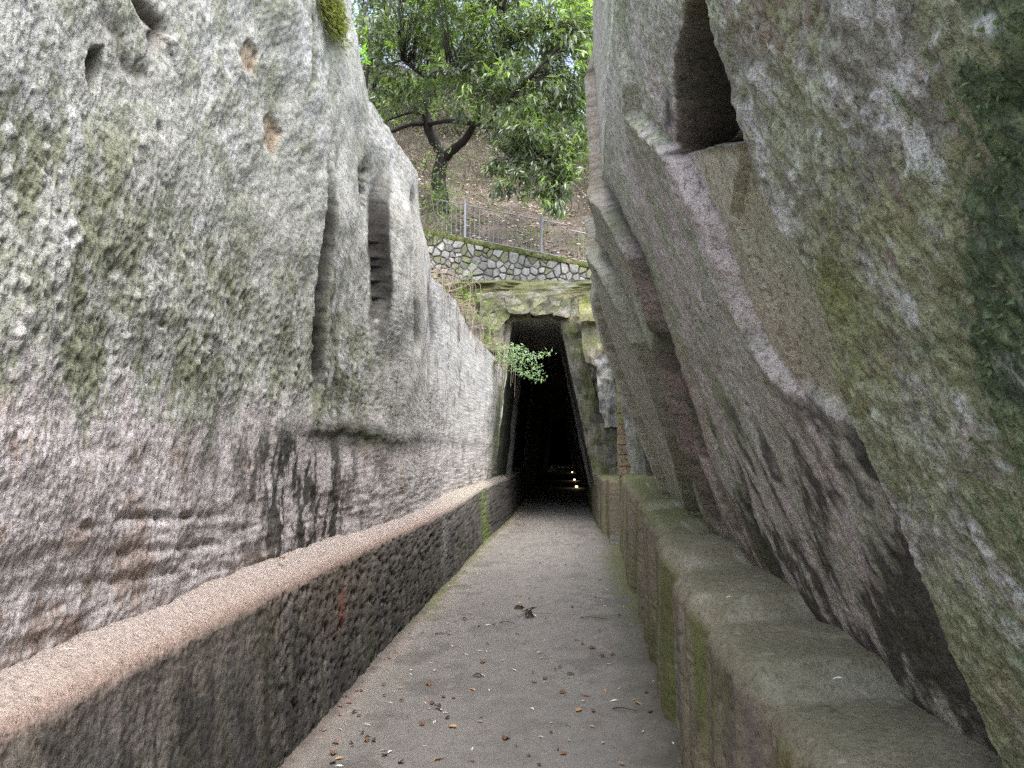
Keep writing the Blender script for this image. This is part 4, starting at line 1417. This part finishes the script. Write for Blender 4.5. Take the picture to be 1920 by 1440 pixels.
def crown(tree, blobs, skel, rg, density, lsize, cols, mat, nleaf=(9, 15), droop=.55, twig_part=True, hang=.35, part='foliage', min_r=.25):
    """leaf clumps spread through ellipsoids (px, py, Y, half-width, half-height, depth in m); each clump sits on a twig that leaves the nearest limb"""
    cen = []
    for (px, py, Y, rx, ry, rd) in blobs:
        c = at(px, py, Y)
        k = Y / FPX
        vol = rx * ry
        n = max(2, int(vol * density))
        u = rg.normal(size=(n, 3))
        u = u / np.linalg.norm(u, axis=1)[:, None] * rg.uniform(min_r, 1.0, (n, 1)) ** .6
        cen.append(c + u * np.array((rx * k, rd, ry * k)))
    cen = np.concatenate(cen)
    # twigs
    sk = np.concatenate(skel)
    twigs = Bag()
    Bv, Dv, Nv, Lv, Wv, Cv = [], [], [], [], [], []
    for c in cen:
        d = np.linalg.norm(sk - c, axis=1)
        cand = np.argsort(d)[:6]
        s = sk[rg.choice(cand)]
        out_ = unit(c - s + np.array((0, 0, .15)))
        L = np.linalg.norm(c - s)
        if twig_part and L < 3.0:
            mid = (s + c) / 2 + np.array((rg.normal(0, .08), rg.normal(0, .08), .10 * L))
            twigs.tube(smooth_curve([s, mid, c], 5), np.linspace(.004 + .004 * L, .003, 5), 3)
        n = rg.integers(*nleaf)
        tt = rg.uniform(-.28, .05, n)[:, None]
        b = c + out_ * tt + rg.normal(0, .05, (n, 3))
        dd = unit(out_ * .55 + rg.normal(0, .62, (n, 3)) + np.array((0, 0, -droop)))
        nn = unit(rg.normal(0, .55, (n, 3)) + np.array((0, -.25, 1.0)))
        Bv.append(b)
        Dv.append(dd)
        Nv.append(nn)
        ll = lsize * rg.uniform(.65, 1.25, n)
        Lv.append(ll)
        Wv.append(ll * rg.uniform(.26, .38, n))
        t = rg.random()
        base = np.asarray(cols[0]) * (1 - t) + np.asarray(cols[1]) * t
        if rg.random() < cols[3]:
            base = np.asarray(cols[2])
        Cv.append(base * rg.uniform(.7, 1.35, (n, 1)))
    Bv, Dv, Nv, Cv = map(np.concatenate, (Bv, Dv, Nv, Cv))
    obj(part, leaf_mesh(part, Bv, Dv, Nv, np.concatenate(Lv), np.concatenate(Wv), Cv), M[mat], tree, kind='stuff')
    if twig_part and twigs.n:
        obj('twigs', twigs.mesh('twigs', True), M['bark'], tree, kind='stuff')


def limb(tree, name, pts, r0, r1, rg, n=22, amp=.03, sides=9):
    c = wobble(pts, n, amp, rg)
    rr = np.linspace(r0, r1, n) * (1 + .08 * rg.normal(size=n))
    obj(name, Bag().tube(c, rr, sides).mesh(name, True), M['bark'], tree)
    return c


rg = np.random.default_rng(11)
TY = 21.0
mt = thing('evergreen_tree', 'forked dark-trunked tree with glossy drooping leaves standing behind the rubble wall', 'tree', 'trees above the tunnel')
base = at(830, 420, TY)
base[2] = hill_z(base[0], base[1]) - .3
sk = []
limb(mt, 'trunk', [base, at(826, 370, TY), at(824, 330, TY), at(832, 292, TY)], .25, .17, rg, 18, .02, 12)
sk.append(limb(mt, 'limb', [at(832, 296, TY), at(812, 265, TY), at(797, 225, TY), at(803, 150, TY - .2), at(800, 60, TY - .5), at(815, -60, TY - .8)], .155, .06, rg, 26, .03, 10))
sk.append(limb(mt, 'limb', [at(833, 296, TY), at(855, 276, TY - .3), at(876, 255, TY - .8), at(900, 200, TY - 1.4), at(930, 100, TY - 2.0), at(950, -30, TY - 2.2)], .135, .045, rg, 26, .03, 10))
sk.append(limb(mt, 'branch', [at(806, 232, TY - .1), at(850, 226, TY - 1), at(905, 234, TY - 2), at(940, 210, TY - 2.6), at(965, 178, TY - 3), at(1000, 140, TY - 3.3), at(1050, 90, TY - 3.4)], .07, .03, rg, 26, .02, 7))
sk.append(limb(mt, 'branch', [at(905, 234, TY - 2), at(950, 252, TY - 2.6), at(990, 280, TY - 3), at(1030, 300, TY - 3.2), at(1055, 340, TY - 3.3)], .045, .012, rg, 22, .02, 6))
sk.append(limb(mt, 'branch', [at(800, 230, TY), at(770, 232, TY - .3), at(735, 245, TY - .6), at(690, 270, TY - .9)], .07, .03, rg, 16, .02, 7))
sk.append(limb(mt, 'branch', [at(802, 215, TY), at(770, 212, TY - .4), at(725, 228, TY - .7)], .05, .02, rg, 14, .02, 6))
sk.append(limb(mt, 'branch', [at(803, 150, TY - .2), at(760, 110, TY - .8), at(745, 40, TY - 1.2)], .06, .02, rg, 14, .03, 6))
sk.append(limb(mt, 'branch', [at(835, 165, TY - .5), at(790, 140, TY - 1.4), at(752, 116, TY - 2)], .035, .012, rg, 14, .02, 6))
sk.append(limb(mt, 'branch', [at(915, 180, TY - 1.8), at(880, 140, TY - 2.6), at(838, 118, TY - 3)], .03, .012, rg, 14, .02, 6))
sk.append(limb(mt, 'branch', [at(930, 100, TY - 2.0), at(1000, 60, TY - 3), at(1070, 40, TY - 3.4)], .04, .012, rg, 14, .02, 6))
sk.append(limb(mt, 'branch', [at(905, 236, TY - 2), at(950, 290, TY - 2.7), at(985, 330, TY - 3)], .03, .010, rg, 14, .02, 6))
DARK = ((.075, .10, .065), (.14, .18, .10), (.21, .30, .09), .24)
crown(mt, [(760, 70, 19.4, 75, 55, 1.0), (850, 40, 18.6, 80, 60, 1.1), (930, 60, 18.2, 70, 60, 1.1), (1010, 60, 18.0, 80, 60, 1.0), (1075, 120, 17.8, 55, 80, .8),
           (870, 130, 18.6, 80, 35, 1.0), (960, 150, 18.0, 80, 40, 1.0), (1045, 200, 17.8, 60, 45, .8), (960, 215, 17.9, 60, 20, .7), (800, 165, 19.6, 60, 30, .8),
           (1030, 265, 17.6, 55, 30, .7), (970, 262, 18.0, 60, 25, .6), (1045, 335, 17.6, 40, 38, .6), (1000, 320, 17.8, 50, 30, .6), (950, 312, 18.0, 45, 26, .5), (1040, 392, 17.6, 30, 20, .4),
           (1000, 360, 17.7, 35, 18, .4), (730, 150, 19.8, 40, 45, .6), (760, 190, 20.0, 35, 14, .5), (880, 205, 19, 45, 12, .5), (880, -40, 18.2, 220, 50, 1.5), (700, 60, 19.6, 45, 60, .8), (715, 215, 19.8, 30, 20, .5), (1095, 180, 17.9, 35, 60, .7), (1085, 50, 18, 50, 50, .8), (1095, 260, 17.9, 25, 35, .5), (1000, 250, 17.8, 85, 30, .8), (1060, 310, 17.6, 35, 45, .5), (905, 180, 18.4, 60, 25, .7), (940, 350, 17.9, 30, 18, .4)],
      sk, rg, .0172, .215, DARK, 'leaf')

# trees behind, filling the upper gap
BGC = (((.07, .11, .05), (.115, .165, .07), (.16, .23, .08), .2), ((.20, .28, .09), (.28, .38, .12), (.34, .44, .15), .3), ((.07, .11, .05), (.12, .17, .075), (.16, .23, .08), .15))  # middle set brightened: backlight put into the leaf colour
for k, (px, Y, spec, lab, blobs, dens) in enumerate((
        (690, 25.0, 0, 'slim dark-branched tree beside the pale rock edge, behind the forked tree',
         [(700, 60, 24.5, 60, 70, 1.2), (720, -20, 24.5, 80, 60, 1.4), (690, 160, 24.6, 40, 50, 1), (735, 190, 24.6, 40, 30, .8)], .020),
        (1120, 27.0, 1, 'bright yellow-green leafy tree beside the overhanging rock edge',
         [(1110, 40, 26.5, 60, 70, 1.4), (1125, 120, 26.5, 45, 60, 1.2), (1060, 20, 26.8, 60, 50, 1.4), (1100, 210, 26.5, 35, 40, 1.0), (1100, -40, 26.8, 90, 50, 1.5), (1090, 280, 26.5, 30, 40, .8)], .034),
        (960, 30.0, 2, 'shaded tree high on the slope, glimpsed behind the middle of the forked tree',
         [(930, 40, 29.5, 120, 70, 1.6), (960, 150, 29.5, 100, 50, 1.4), (860, 120, 30, 80, 60, 1.5), (1010, 230, 29.3, 70, 30, 1.2), (930, -50, 30, 160, 50, 1.8), (1060, 250, 29, 60, 40, 1.2), (900, 230, 29.5, 60, 30, 1.2)], .030),
        (800, 29.0, 0, 'shaded tree high on the slope, glimpsed behind the fork of the nearer tree',
         [(800, 60, 28.5, 70, 70, 1.5), (780, 170, 28.5, 60, 40, 1.3), (840, 210, 28.6, 60, 25, 1.2), (760, -40, 29, 100, 50, 1.5), (750, 230, 28.5, 40, 30, 1.2)], .030))):
    t = thing('leafy_tree', lab, 'tree', 'trees above the tunnel')
    b = at(px, 300, Y)
    b[2] = hill_z(b[0], b[1]) - .3
    s2 = []
    topp = at(px + 15, -60, Y)
    s2.append(limb(t, 'trunk', [b, b * .6 + topp * .4 + np.array((.2, 0, 0)), topp], .17, .05, rg, 20, .05, 8))
    for m in range(5):
        i0 = 6 + m * 2
        tgt = at(px + rg.uniform(-90, 90), rg.uniform(-40, 180), Y - .6)
        s2.append(limb(t, 'branch', [s2[0][i0], (s2[0][i0] + tgt) / 2 + np.array((0, 0, .3)), tgt], .05, .015, rg, 12, .03, 5))
    if k == 0:
        s2.append(limb(t, 'branch', [at(686, 200, 20), at(690, 130, 20.2), at(712, 80, 20.5), at(728, 35, 20.6), at(732, -20, 20.8)], .05, .035, rg, 18, .01, 6))
        s2.append(limb(t, 'branch', [at(668, 92, 20), at(676, 50, 20.2), at(690, 0, 20.5)], .05, .03, rg, 14, .01, 6))
    crown(t, blobs, s2, rg, dens, .22 if k != 1 else .2, BGC[spec], 'leaf_soft' if k == 1 else 'leaf', (8, 13))

# ------------------------------------------------------------------ undergrowth and litter on the slope
rg = np.random.default_rng(31)
n = 9000
x = rg.uniform(-6, 4, n)
y = 19.5 + rg.uniform(0, 1, n) ** 1.4 * 10
keep = fbm(np.c_[x, y, 0 * x], .7, 4, seed=145) > rg.normal(-.12, .12, n)
x, y = x[keep], y[keep]
n = len(x)
z = hill_z(x, y)
PL = np.stack([x, y, z], 1)
PL[:, 2] += (.25 * fbm(np.c_[x, y, 0 * x], .35, 3, seed=140) + .10 * fbm(np.c_[x, y, 0 * x], 1.4, 3, seed=141)) * sstep(19.2, 21, y) + .02
pal = np.array(((.22, .15, .115), (.34, .27, .22), (.16, .11, .085), (.50, .45, .41), (.10, .07, .055)))
obj('leaf_litter', leaf_mesh('leaf_litter', PL, rg.normal(0, 1, (n, 3)) * np.array((1, 1, .25)), unit(rg.normal(0, .35, (n, 3)) + np.array((0, -.5, .85))), rg.uniform(.08, .15, n), rg.uniform(.04, .07, n),
                             pal[rg.integers(0, 5, n)] * rg.uniform(.7, 1.2, (n, 1))), M['dry'], None, kind='stuff', label='brown fallen leaves covering the slope', category='leaf litter')
br = Bag()
for k in range(2600):
    x = rg.uniform(-7, 5)
    y = rg.uniform(23.0, 42)
    z = float(hill_z(np.float64(x), np.float64(y)))
    h = rg.uniform(.5, 2.3)
    lean = rg.normal(0, .6, 2)
    p = np.array((x, y, z - .1))
    br.tube([p, p + np.array((lean[0] * .4 * h, lean[1] * .4 * h, h * .55)), p + np.array((lean[0] * h * 1.2, lean[1] * h, h))], (.011, .008, .004), 3)
obj('undergrowth', br.mesh('undergrowth'), M['twig'], None, kind='stuff', label='grey-brown bare brush covering the upper slope', category='undergrowth')
n = 26000
x, y = rg.uniform(-9, 6, n), rg.uniform(23, 44, n)
PB = np.stack([x, y, hill_z(x, y) + rg.uniform(0, 2.2, n)], 1)
obj('undergrowth', leaf_mesh('undergrowth', PB, rg.normal(0, 1, (n, 3)) + np.array((0, 0, -.4)), rg.normal(0, 1, (n, 3)), rg.uniform(.08, .16, n), rg.uniform(.03, .06, n),
                             np.where(rg.random((n, 1)) < .72, np.array((.10, .125, .07)), np.array((.16, .11, .08))) * rg.uniform(.6, 1.3, (n, 1))), M['dry'], None, kind='stuff',
    label='sparse leaves of the scrub on the upper slope', category='undergrowth')


# ------------------------------------------------------------------ shrubs, brambles, roots
def shrub(name, label, cat, stems, lsize, cols, rg, per=26, r0=.008, mat='leaf_soft', group=None, spread=.05, ratio=.5):
    t = thing(name, label, cat, group)
    Bv, Dv, Nv, Cv = [], [], [], []
    for pts in stems:
        c = wobble(np.asarray(pts), 16, .01, rg)
        obj('stem', Bag().tube(c, np.linspace(r0, r0 * .35, 16), 4).mesh('stem'), M['twig'], t)
        i = rg.integers(3, 16, per)
        b = c[i] + rg.normal(0, spread, (per, 3))
        Bv.append(b)
        Dv.append(rg.normal(0, .8, (per, 3)) + np.array((0, 0, -.1)))
        Nv.append(rg.normal(0, .5, (per, 3)) + np.array((0, -.3, 1)))
        u = rg.random((per, 1))
        Cv.append((np.asarray(cols[0]) * u + np.asarray(cols[1]) * (1 - u)))
    Bv, Dv, Nv, Cv = map(np.concatenate, (Bv, Dv, Nv, Cv))
    L = lsize * rg.uniform(.6, 1.3, len(Bv))
    obj('leaves', leaf_mesh('leaves', Bv, Dv, Nv, L, L * ratio, Cv), M[mat], t, kind='stuff')
    return t


rg = np.random.default_rng(41)
SY = 15.8
root = at(916, 684, SY)
shrub('hanging_shrub', 'small blue-green leafy shrub hanging out over the dark tunnel mouth', 'shrub',
      [[root, at(960, 668, SY), at(1000, 668, SY), at(1033, 660, SY)], [root, at(965, 680, SY), at(1000, 690, SY), at(1022, 716, SY)], [root, at(955, 690, SY), at(985, 705, SY), at(1015, 714, SY)],
       [root, at(945, 665, SY - .2), at(975, 650, SY - .2)], [root, at(960, 675, SY + .2), at(990, 676, SY), at(1012, 688, SY)], [root, at(950, 680, SY), at(970, 690, SY), at(992, 700, SY)],
       [root, at(945, 650, SY), at(985, 655, SY)], [root, at(950, 672, SY - .2), at(980, 664, SY - .2), at(1016, 668, SY - .2)]],
      .055, ((.20, .30, .20), (.34, .45, .34)), rg, 90, .007, spread=.04)
G1 = ((.10, .16, .04), (.20, .28, .08))
for lab, pts, ls in (('pale green herb growing on the wall ledge just above the hanging shrub', ((905, 640), (915, 600), (935, 590), (925, 640), (940, 660)), .07),
                     ('leafy herb sprouting on the mossy bank below the rubble wall', ((868, 560), (862, 520), (880, 500), (885, 560), (905, 565)), .07),
                     ('low green weeds on the wall top midway along the far ledge', ((890, 610), (905, 570), (880, 580)), .06)):
    Yp = 14.5
    b = at(*pts[0], Yp)
    st = [[b, (b + at(px, py, Yp)) / 2 + rg.normal(0, .05, 3), at(px, py, Yp) + rg.normal(0, .06, 3)] for (px, py) in pts[1:] for _ in range(2)]
    shrub('wild_herb', lab, 'plant', st, ls, G1, rg, 16, .005, group='weeds on the bank')
bst = []
for (a, m, e) in (((800, 470), (835, 400), (885, 345)), ((795, 440), (850, 395), (890, 372)), ((800, 420), (815, 330), (880, 300)), ((792, 380), (830, 320), (900, 280)), ((790, 330), (812, 300), (850, 330)),
                  ((800, 460), (822, 420), (845, 400)), ((792, 400), (810, 370), (838, 360)), ((800, 430), (830, 390), (860, 380)), ((795, 350), (805, 290), (840, 270)), ((793, 330), (800, 300), (820, 285))):
    bst.append([at(*a, 13.0), at(*m, 12.6), at(*e, 12.4)])
shrub('bramble', 'thin arching bramble with small pale leaves beside the broken rock edge', 'bramble', bst, .045, ((.08, .13, .05), (.18, .26, .11)), rg, 24, .005, spread=.05)
bst = []
for k in range(14):
    b = at(rg.uniform(785, 830), rg.uniform(380, 480), 15.5)
    bst.append([b, b + np.array((rg.normal(0, .15), rg.normal(0, .2), .5)), b + np.array((rg.normal(.2, .3), rg.normal(0, .3), rg.uniform(.7, 1.4)))])
shrub('bush', 'shadowy green bush filling the corner left of the tree trunk', 'bush', bst, .07, ((.05, .09, .03), (.11, .17, .05)), rg, 40, .008, spread=.16)
# vivid sprigs at the rock's upper edge
shrub('fern_sprig', 'vivid green sprig beside the moss tuft at the top of the pale wall', 'plant',
      [[at(628, 20, 6.1), at(645, 5, 6.1), at(664, 14, 6.1)], [at(628, 18, 6.1), at(640, 0, 6.1), at(655, -4, 6.1)], [at(628, 18, 6.1), at(645, 8, 6.0), at(656, 20, 6.0)]], .06, ((.15, .30, .03), (.24, .42, .05)), rg, 18, .003, spread=.012, ratio=.45)
shrub('fern_sprig', 'vivid green sprig sticking out from the pale rock edge below the first', 'plant',
      [[at(664, 110, 6.6), at(674, 95, 6.6), at(682, 98, 6.6)], [at(664, 116, 6.6), at(680, 110, 6.6), at(692, 118, 6.6)]], .06, ((.15, .30, .03), (.24, .42, .05)), rg, 12, .003, spread=.012, ratio=.45)

# moss tuft at the top of the left wall
n = 2600
yz = np.array([on_left(608, 8)]) + rg.normal(0, 1, (n, 2)) * np.array((.14, .07))
xw = XL0(yz[:, 0], yz[:, 1]) + .02 + .05 * rg.random(n)
PM = np.c_[xw, yz]
DM = np.c_[np.full(n, .5), rg.normal(0, .4, n), rg.normal(-.7, .4, n)]
obj('moss_tuft', leaf_mesh('moss_tuft', PM, DM, rg.normal(0, 1, (n, 3)), rg.uniform(.03, .07, n), rg.uniform(.006, .012, n),
                           np.array((.16, .17, .05)) * rg.uniform(.5, 1.5, (n, 1))), M['leaf_soft'], left, kind='stuff', label='olive green moss tuft growing at the top of the wall')

# dry roots trailing over the wall top
rts = Bag()
for k in range(55):
    t = rg.random()
    px, py = np.interp(t, [0, .35, .6, 1], [806, 845, 880, 945]), np.interp(t, [0, .35, .6, 1], [530, 560, 622, 700])
    yy_, zz_ = on_left(px, py)
    p = np.array((XL0(np.float64(yy_), np.float64(zz_)) - rg.uniform(.02, .25), yy_ + rg.normal(0, .2), zz_ + rg.uniform(.05, .28)))
    q_ = p + np.array((rg.uniform(.15, .45), rg.normal(0, .25), rg.uniform(-.05, .1)))
    e = q_ + np.array((rg.uniform(-.02, .06), rg.normal(0, .25), -rg.uniform(.1, .8)))
    rts.tube(smooth_curve([p, q_, e], 8), np.linspace(.006, .003, 8), 3)
obj('dry_roots', rts.mesh('dry_roots'), plain_mat('dry_root', (.19, .15, .12), .9, 0, 20, .3, .1), None, kind='stuff', label='tangle of dry brown roots trailing over the far wall top', category='roots')
# longer single vines
for lab, pts, Y in (('long thin vine arching down over the broken rock edge', ((765, 285), (800, 330), (815, 400), (838, 450), (842, 470)), 12.5),
                    ('thin bare vine hanging over the mossy bank', ((838, 550), (870, 580), (895, 610), (900, 640)), 13.5),
                    ('thin bare twig drooping across the mossy rock corner', ((800, 480), (830, 520), (855, 570), (862, 640)), 12.0)):
    c = smooth_curve([at(px, py, Y) for px, py in pts], 24)
    obj('vine', Bag().tube(c, .008, 5).mesh('vine'), M['twig'], None, label=lab, category='vine')

# ------------------------------------------------------------------ leaves and twigs lying on the path
rg = np.random.default_rng(51)


def leaf_shape(kind, curl):
    prof = {'oval': (0, .30, .46, .50, .40, .22, 0), 'lance': (0, .16, .26, .28, .22, .12, 0), 'round': (0, .46, .66, .68, .58, .34, 0)}[kind]
    V, F = [], []
    m = len(prof)
    for i, w in enumerate(prof):
        t = i / (m - 1)
        zc = curl * (math.cos((t - .5) * 3.0) - .07) * .16
        for s in (-1, 0, 1):
            V.append(((t - .5), s * w * .5, zc + .02 + abs(s) * w * .22 * (.4 + curl)))
    for i in range(m - 1):
        for j in (0, 1):
            a = i * 3 + j
            F.append((a, a + 3, a + 4, a + 1))
    V.append((-.72, .03, .015))
    V.append((-.5, .012, .03))
    V.append((-.5, -.012, .03))
    k = m * 3
    F.append((k, k + 1, k + 2))
    return V, F


KINDS = (('rust', 'curled rust-brown dead leaf', (.15, .075, .045), 'round', .7),
         ('tan', 'flat tan dead leaf', (.42, .27, .15), 'oval', .25),
         ('pale', 'pale silvery dry leaf', (.62, .62, .56), 'lance', .35),
         ('dark', 'shrivelled dark brown leaf', (.055, .042, .033), 'oval', .9),
         ('red', 'reddish dead leaf', (.24, .11, .085), 'oval', .35))
lm = {}
for nm, lab, col_, sh_, cu in KINDS:
    lm[nm] = []
    for v in range(3):
        V, F = leaf_shape(sh_, cu * (.6 + .4 * v))
        me = py_mesh('fallen_leaf', V, F, np.broadcast_to(np.array(col_) * (.8 + .2 * v), (len(V), 3)), True)
        me.materials.append(M['dry'])
        lm[nm].append(me)
LAB = {k[0]: k[1] for k in KINDS}


def drop_leaf(px, py, nm, size, z=.0, label=None, group=None):
    p = on_floor(px, py, z)
    o = bpy.data.objects.new('fallen_leaf', lm[nm][int(rg.integers(3))])
    COL.objects.link(o)
    o.location = (p[0], p[1], z + .006)
    size *= .85
    o.scale = (size, size, size)
    o.rotation_euler = (rg.normal(0, .15), rg.normal(0, .15), rg.uniform(0, 6.28))
    zone = ''
    if not label:
        if p[0] < -1.15:
            zone = 'at the foot of the pinkish ledge'
        elif p[0] > .38:
            zone = 'at the foot of the mossy ledge'
        elif p[1] < 4.7:
            zone = 'mid-path, nearest the viewer'
        elif p[1] < 6.4:
            zone = 'mid-path, just this side of the withered sprig'
        elif p[1] < 9.5:
            zone = 'mid-path, around and beyond the withered sprig'
        else:
            zone = 'on the far path before the tunnel mouth'
    o['label'] = label or (LAB[nm] + ' ' + zone)
    o['category'] = 'leaf'
    if not label:
        o['group'] = {'rust': 'rust-brown leaves on the path', 'tan': 'tan leaves on the path', 'pale': 'pale leaves on the path', 'dark': 'dark leaves on the path', 'red': 'red leaves on the path'}[nm] + ' ' + zone
    return o


for px, py, nm, sz in ((712, 1233, 'tan', .075), (645, 1310, 'rust', .07), (636, 1327, 'red', .07), (905, 1243, 'rust', .08), (848, 1365, 'tan', .085), (948, 1387, 'rust', .08), (823, 1425, 'tan', .075),
                       (1085, 1333, 'tan', .085), (1195, 1320, 'tan', .075), (887, 1295, 'tan', .07), (1012, 1225, 'pale', .08), (1110, 1217, 'rust', .08), (970, 1190, 'tan', .07), (1001, 1280, 'tan', .06),
                       (804, 1286, 'rust', .075), (750, 1292, 'tan', .06), (815, 1258, 'pale', .06), (964, 1258, 'pale', .06), (1141, 1247, 'pale', .06), (1098, 1305, 'red', .06), (1056, 1415, 'red', .06),
                       (1063, 1362, 'pale', .06), (1151, 1316, 'pale', .06), (860, 1185, 'pale', .07), (871, 1163, 'dark', .08), (842, 1100, 'pale', .07), (830, 1102, 'pale', .08), (862, 1056, 'rust', .08),
                       (1160, 1291, 'pale', .05), (625, 1415, 'rust', .07), (630, 1395, 'red', .07), (624, 1432, 'red', .075), (700, 1390, 'dark', .06), (720, 1409, 'pale', .06), (604, 1347, 'pale', .06),
                       (905, 1268, 'pale', .07), (895, 1270, 'dark', .09), (820, 1330, 'dark', .085), (826, 1333, 'pale', .07), (1070, 1266, 'dark', .08), (1130, 1233, 'dark', .07), (1072, 1140, 'dark', .07)):
    drop_leaf(px, py, nm, sz)
cnt = 0
while cnt < 225:
    py = 985 + 455 * rg.random() ** 1.15
    xl = 520 + (1440 - py) * .89
    xr = 1290 - (1440 - py) * .30
    px = xl + 12 + (xr - xl - 24) * rg.random()
    nm = rg.choice(['pale', 'tan', 'dark', 'rust'], p=[.38, .22, .27, .13])
    if rg.random() < .12:
        px, nm = xl + 8 + 25 * rg.random(), 'red'
    drop_leaf(px, py, str(nm), rg.uniform(.028, .062))
    cnt += 1
drop_leaf(950, 735 + 310, 'rust', .06, .98, 'single brown leaf lying on the pinkish ledge top') if False else None
for px, py, nm, lab, z in ((1368, 1123, 'pale', 'pale leaf on the mossy right-hand ledge, farther one', .95), (1570, 1278, 'pale', 'pale curled leaf on the near block of the right-hand ledge', .86),
                           (1318, 1002, 'tan', 'tan leaf on the mossy ledge step below the rock slabs', 1.04), (128, 1222, 'pale', 'pale leaf on the pinkish ledge top nearest the camera', .97),
                           (528, 1050, 'rust', 'brown leaf on the pinkish ledge top below the black-stained rock', .97)):
    drop_leaf(px, py, nm, .06, z, lab)

# the withered sprig and loose twigs
sp = on_floor(988, 1156)
ws = thing('withered_sprig', 'withered grey leafy sprig lying in the middle of the path', 'sprig', loc=tuple(sp))
obj('stem', Bag().tube(smooth_curve([(-.03, .02, .03), (.12, .0, .035), (.24, .05, .02)], 10), np.linspace(.004, .002, 10), 5).mesh('stem'), M['twig'], ws)
for k in range(11):
    o = bpy.data.objects.new('leaf', lm['dark' if k % 3 else 'pale'][k % 3])
    COL.objects.link(o)
    o.parent = ws
    o.location = (rg.normal(-.01, .05), rg.normal(0, .05), .02 + .065 * rg.random())
    o.rotation_euler = (rg.normal(0, .8), rg.normal(0, .8), rg.uniform(0, 6.28))
    s = rg.uniform(.08, .12)
    o.scale = (s, s, s)
for px, py, L, lab in ((1112, 1162, .26, 'thin bent brown twig lying beside the withered sprig'), (830, 1192, .16, 'short thin twig on the path beside the pinkish ledge'), (1170, 1335, .15, 'short dark twig near the foot of the mossy ledge'),
                       (950, 1170, .13, 'thin dark twig just in front of the withered sprig')):
    p = on_floor(px, py)
    a = rg.uniform(-.5, .5)
    pts = np.array(((-L / 2, 0, .01), (-L * .1, L * .08, .02), (L / 2, L * .16, .012)))
    o = obj('twig', Bag().tube(smooth_curve(pts, 12), np.linspace(.004, .002, 12), 5).mesh('twig'), M['bark'], None, label=lab, category='twig')
    o.location = p
    o.rotation_euler = (0, 0, a)
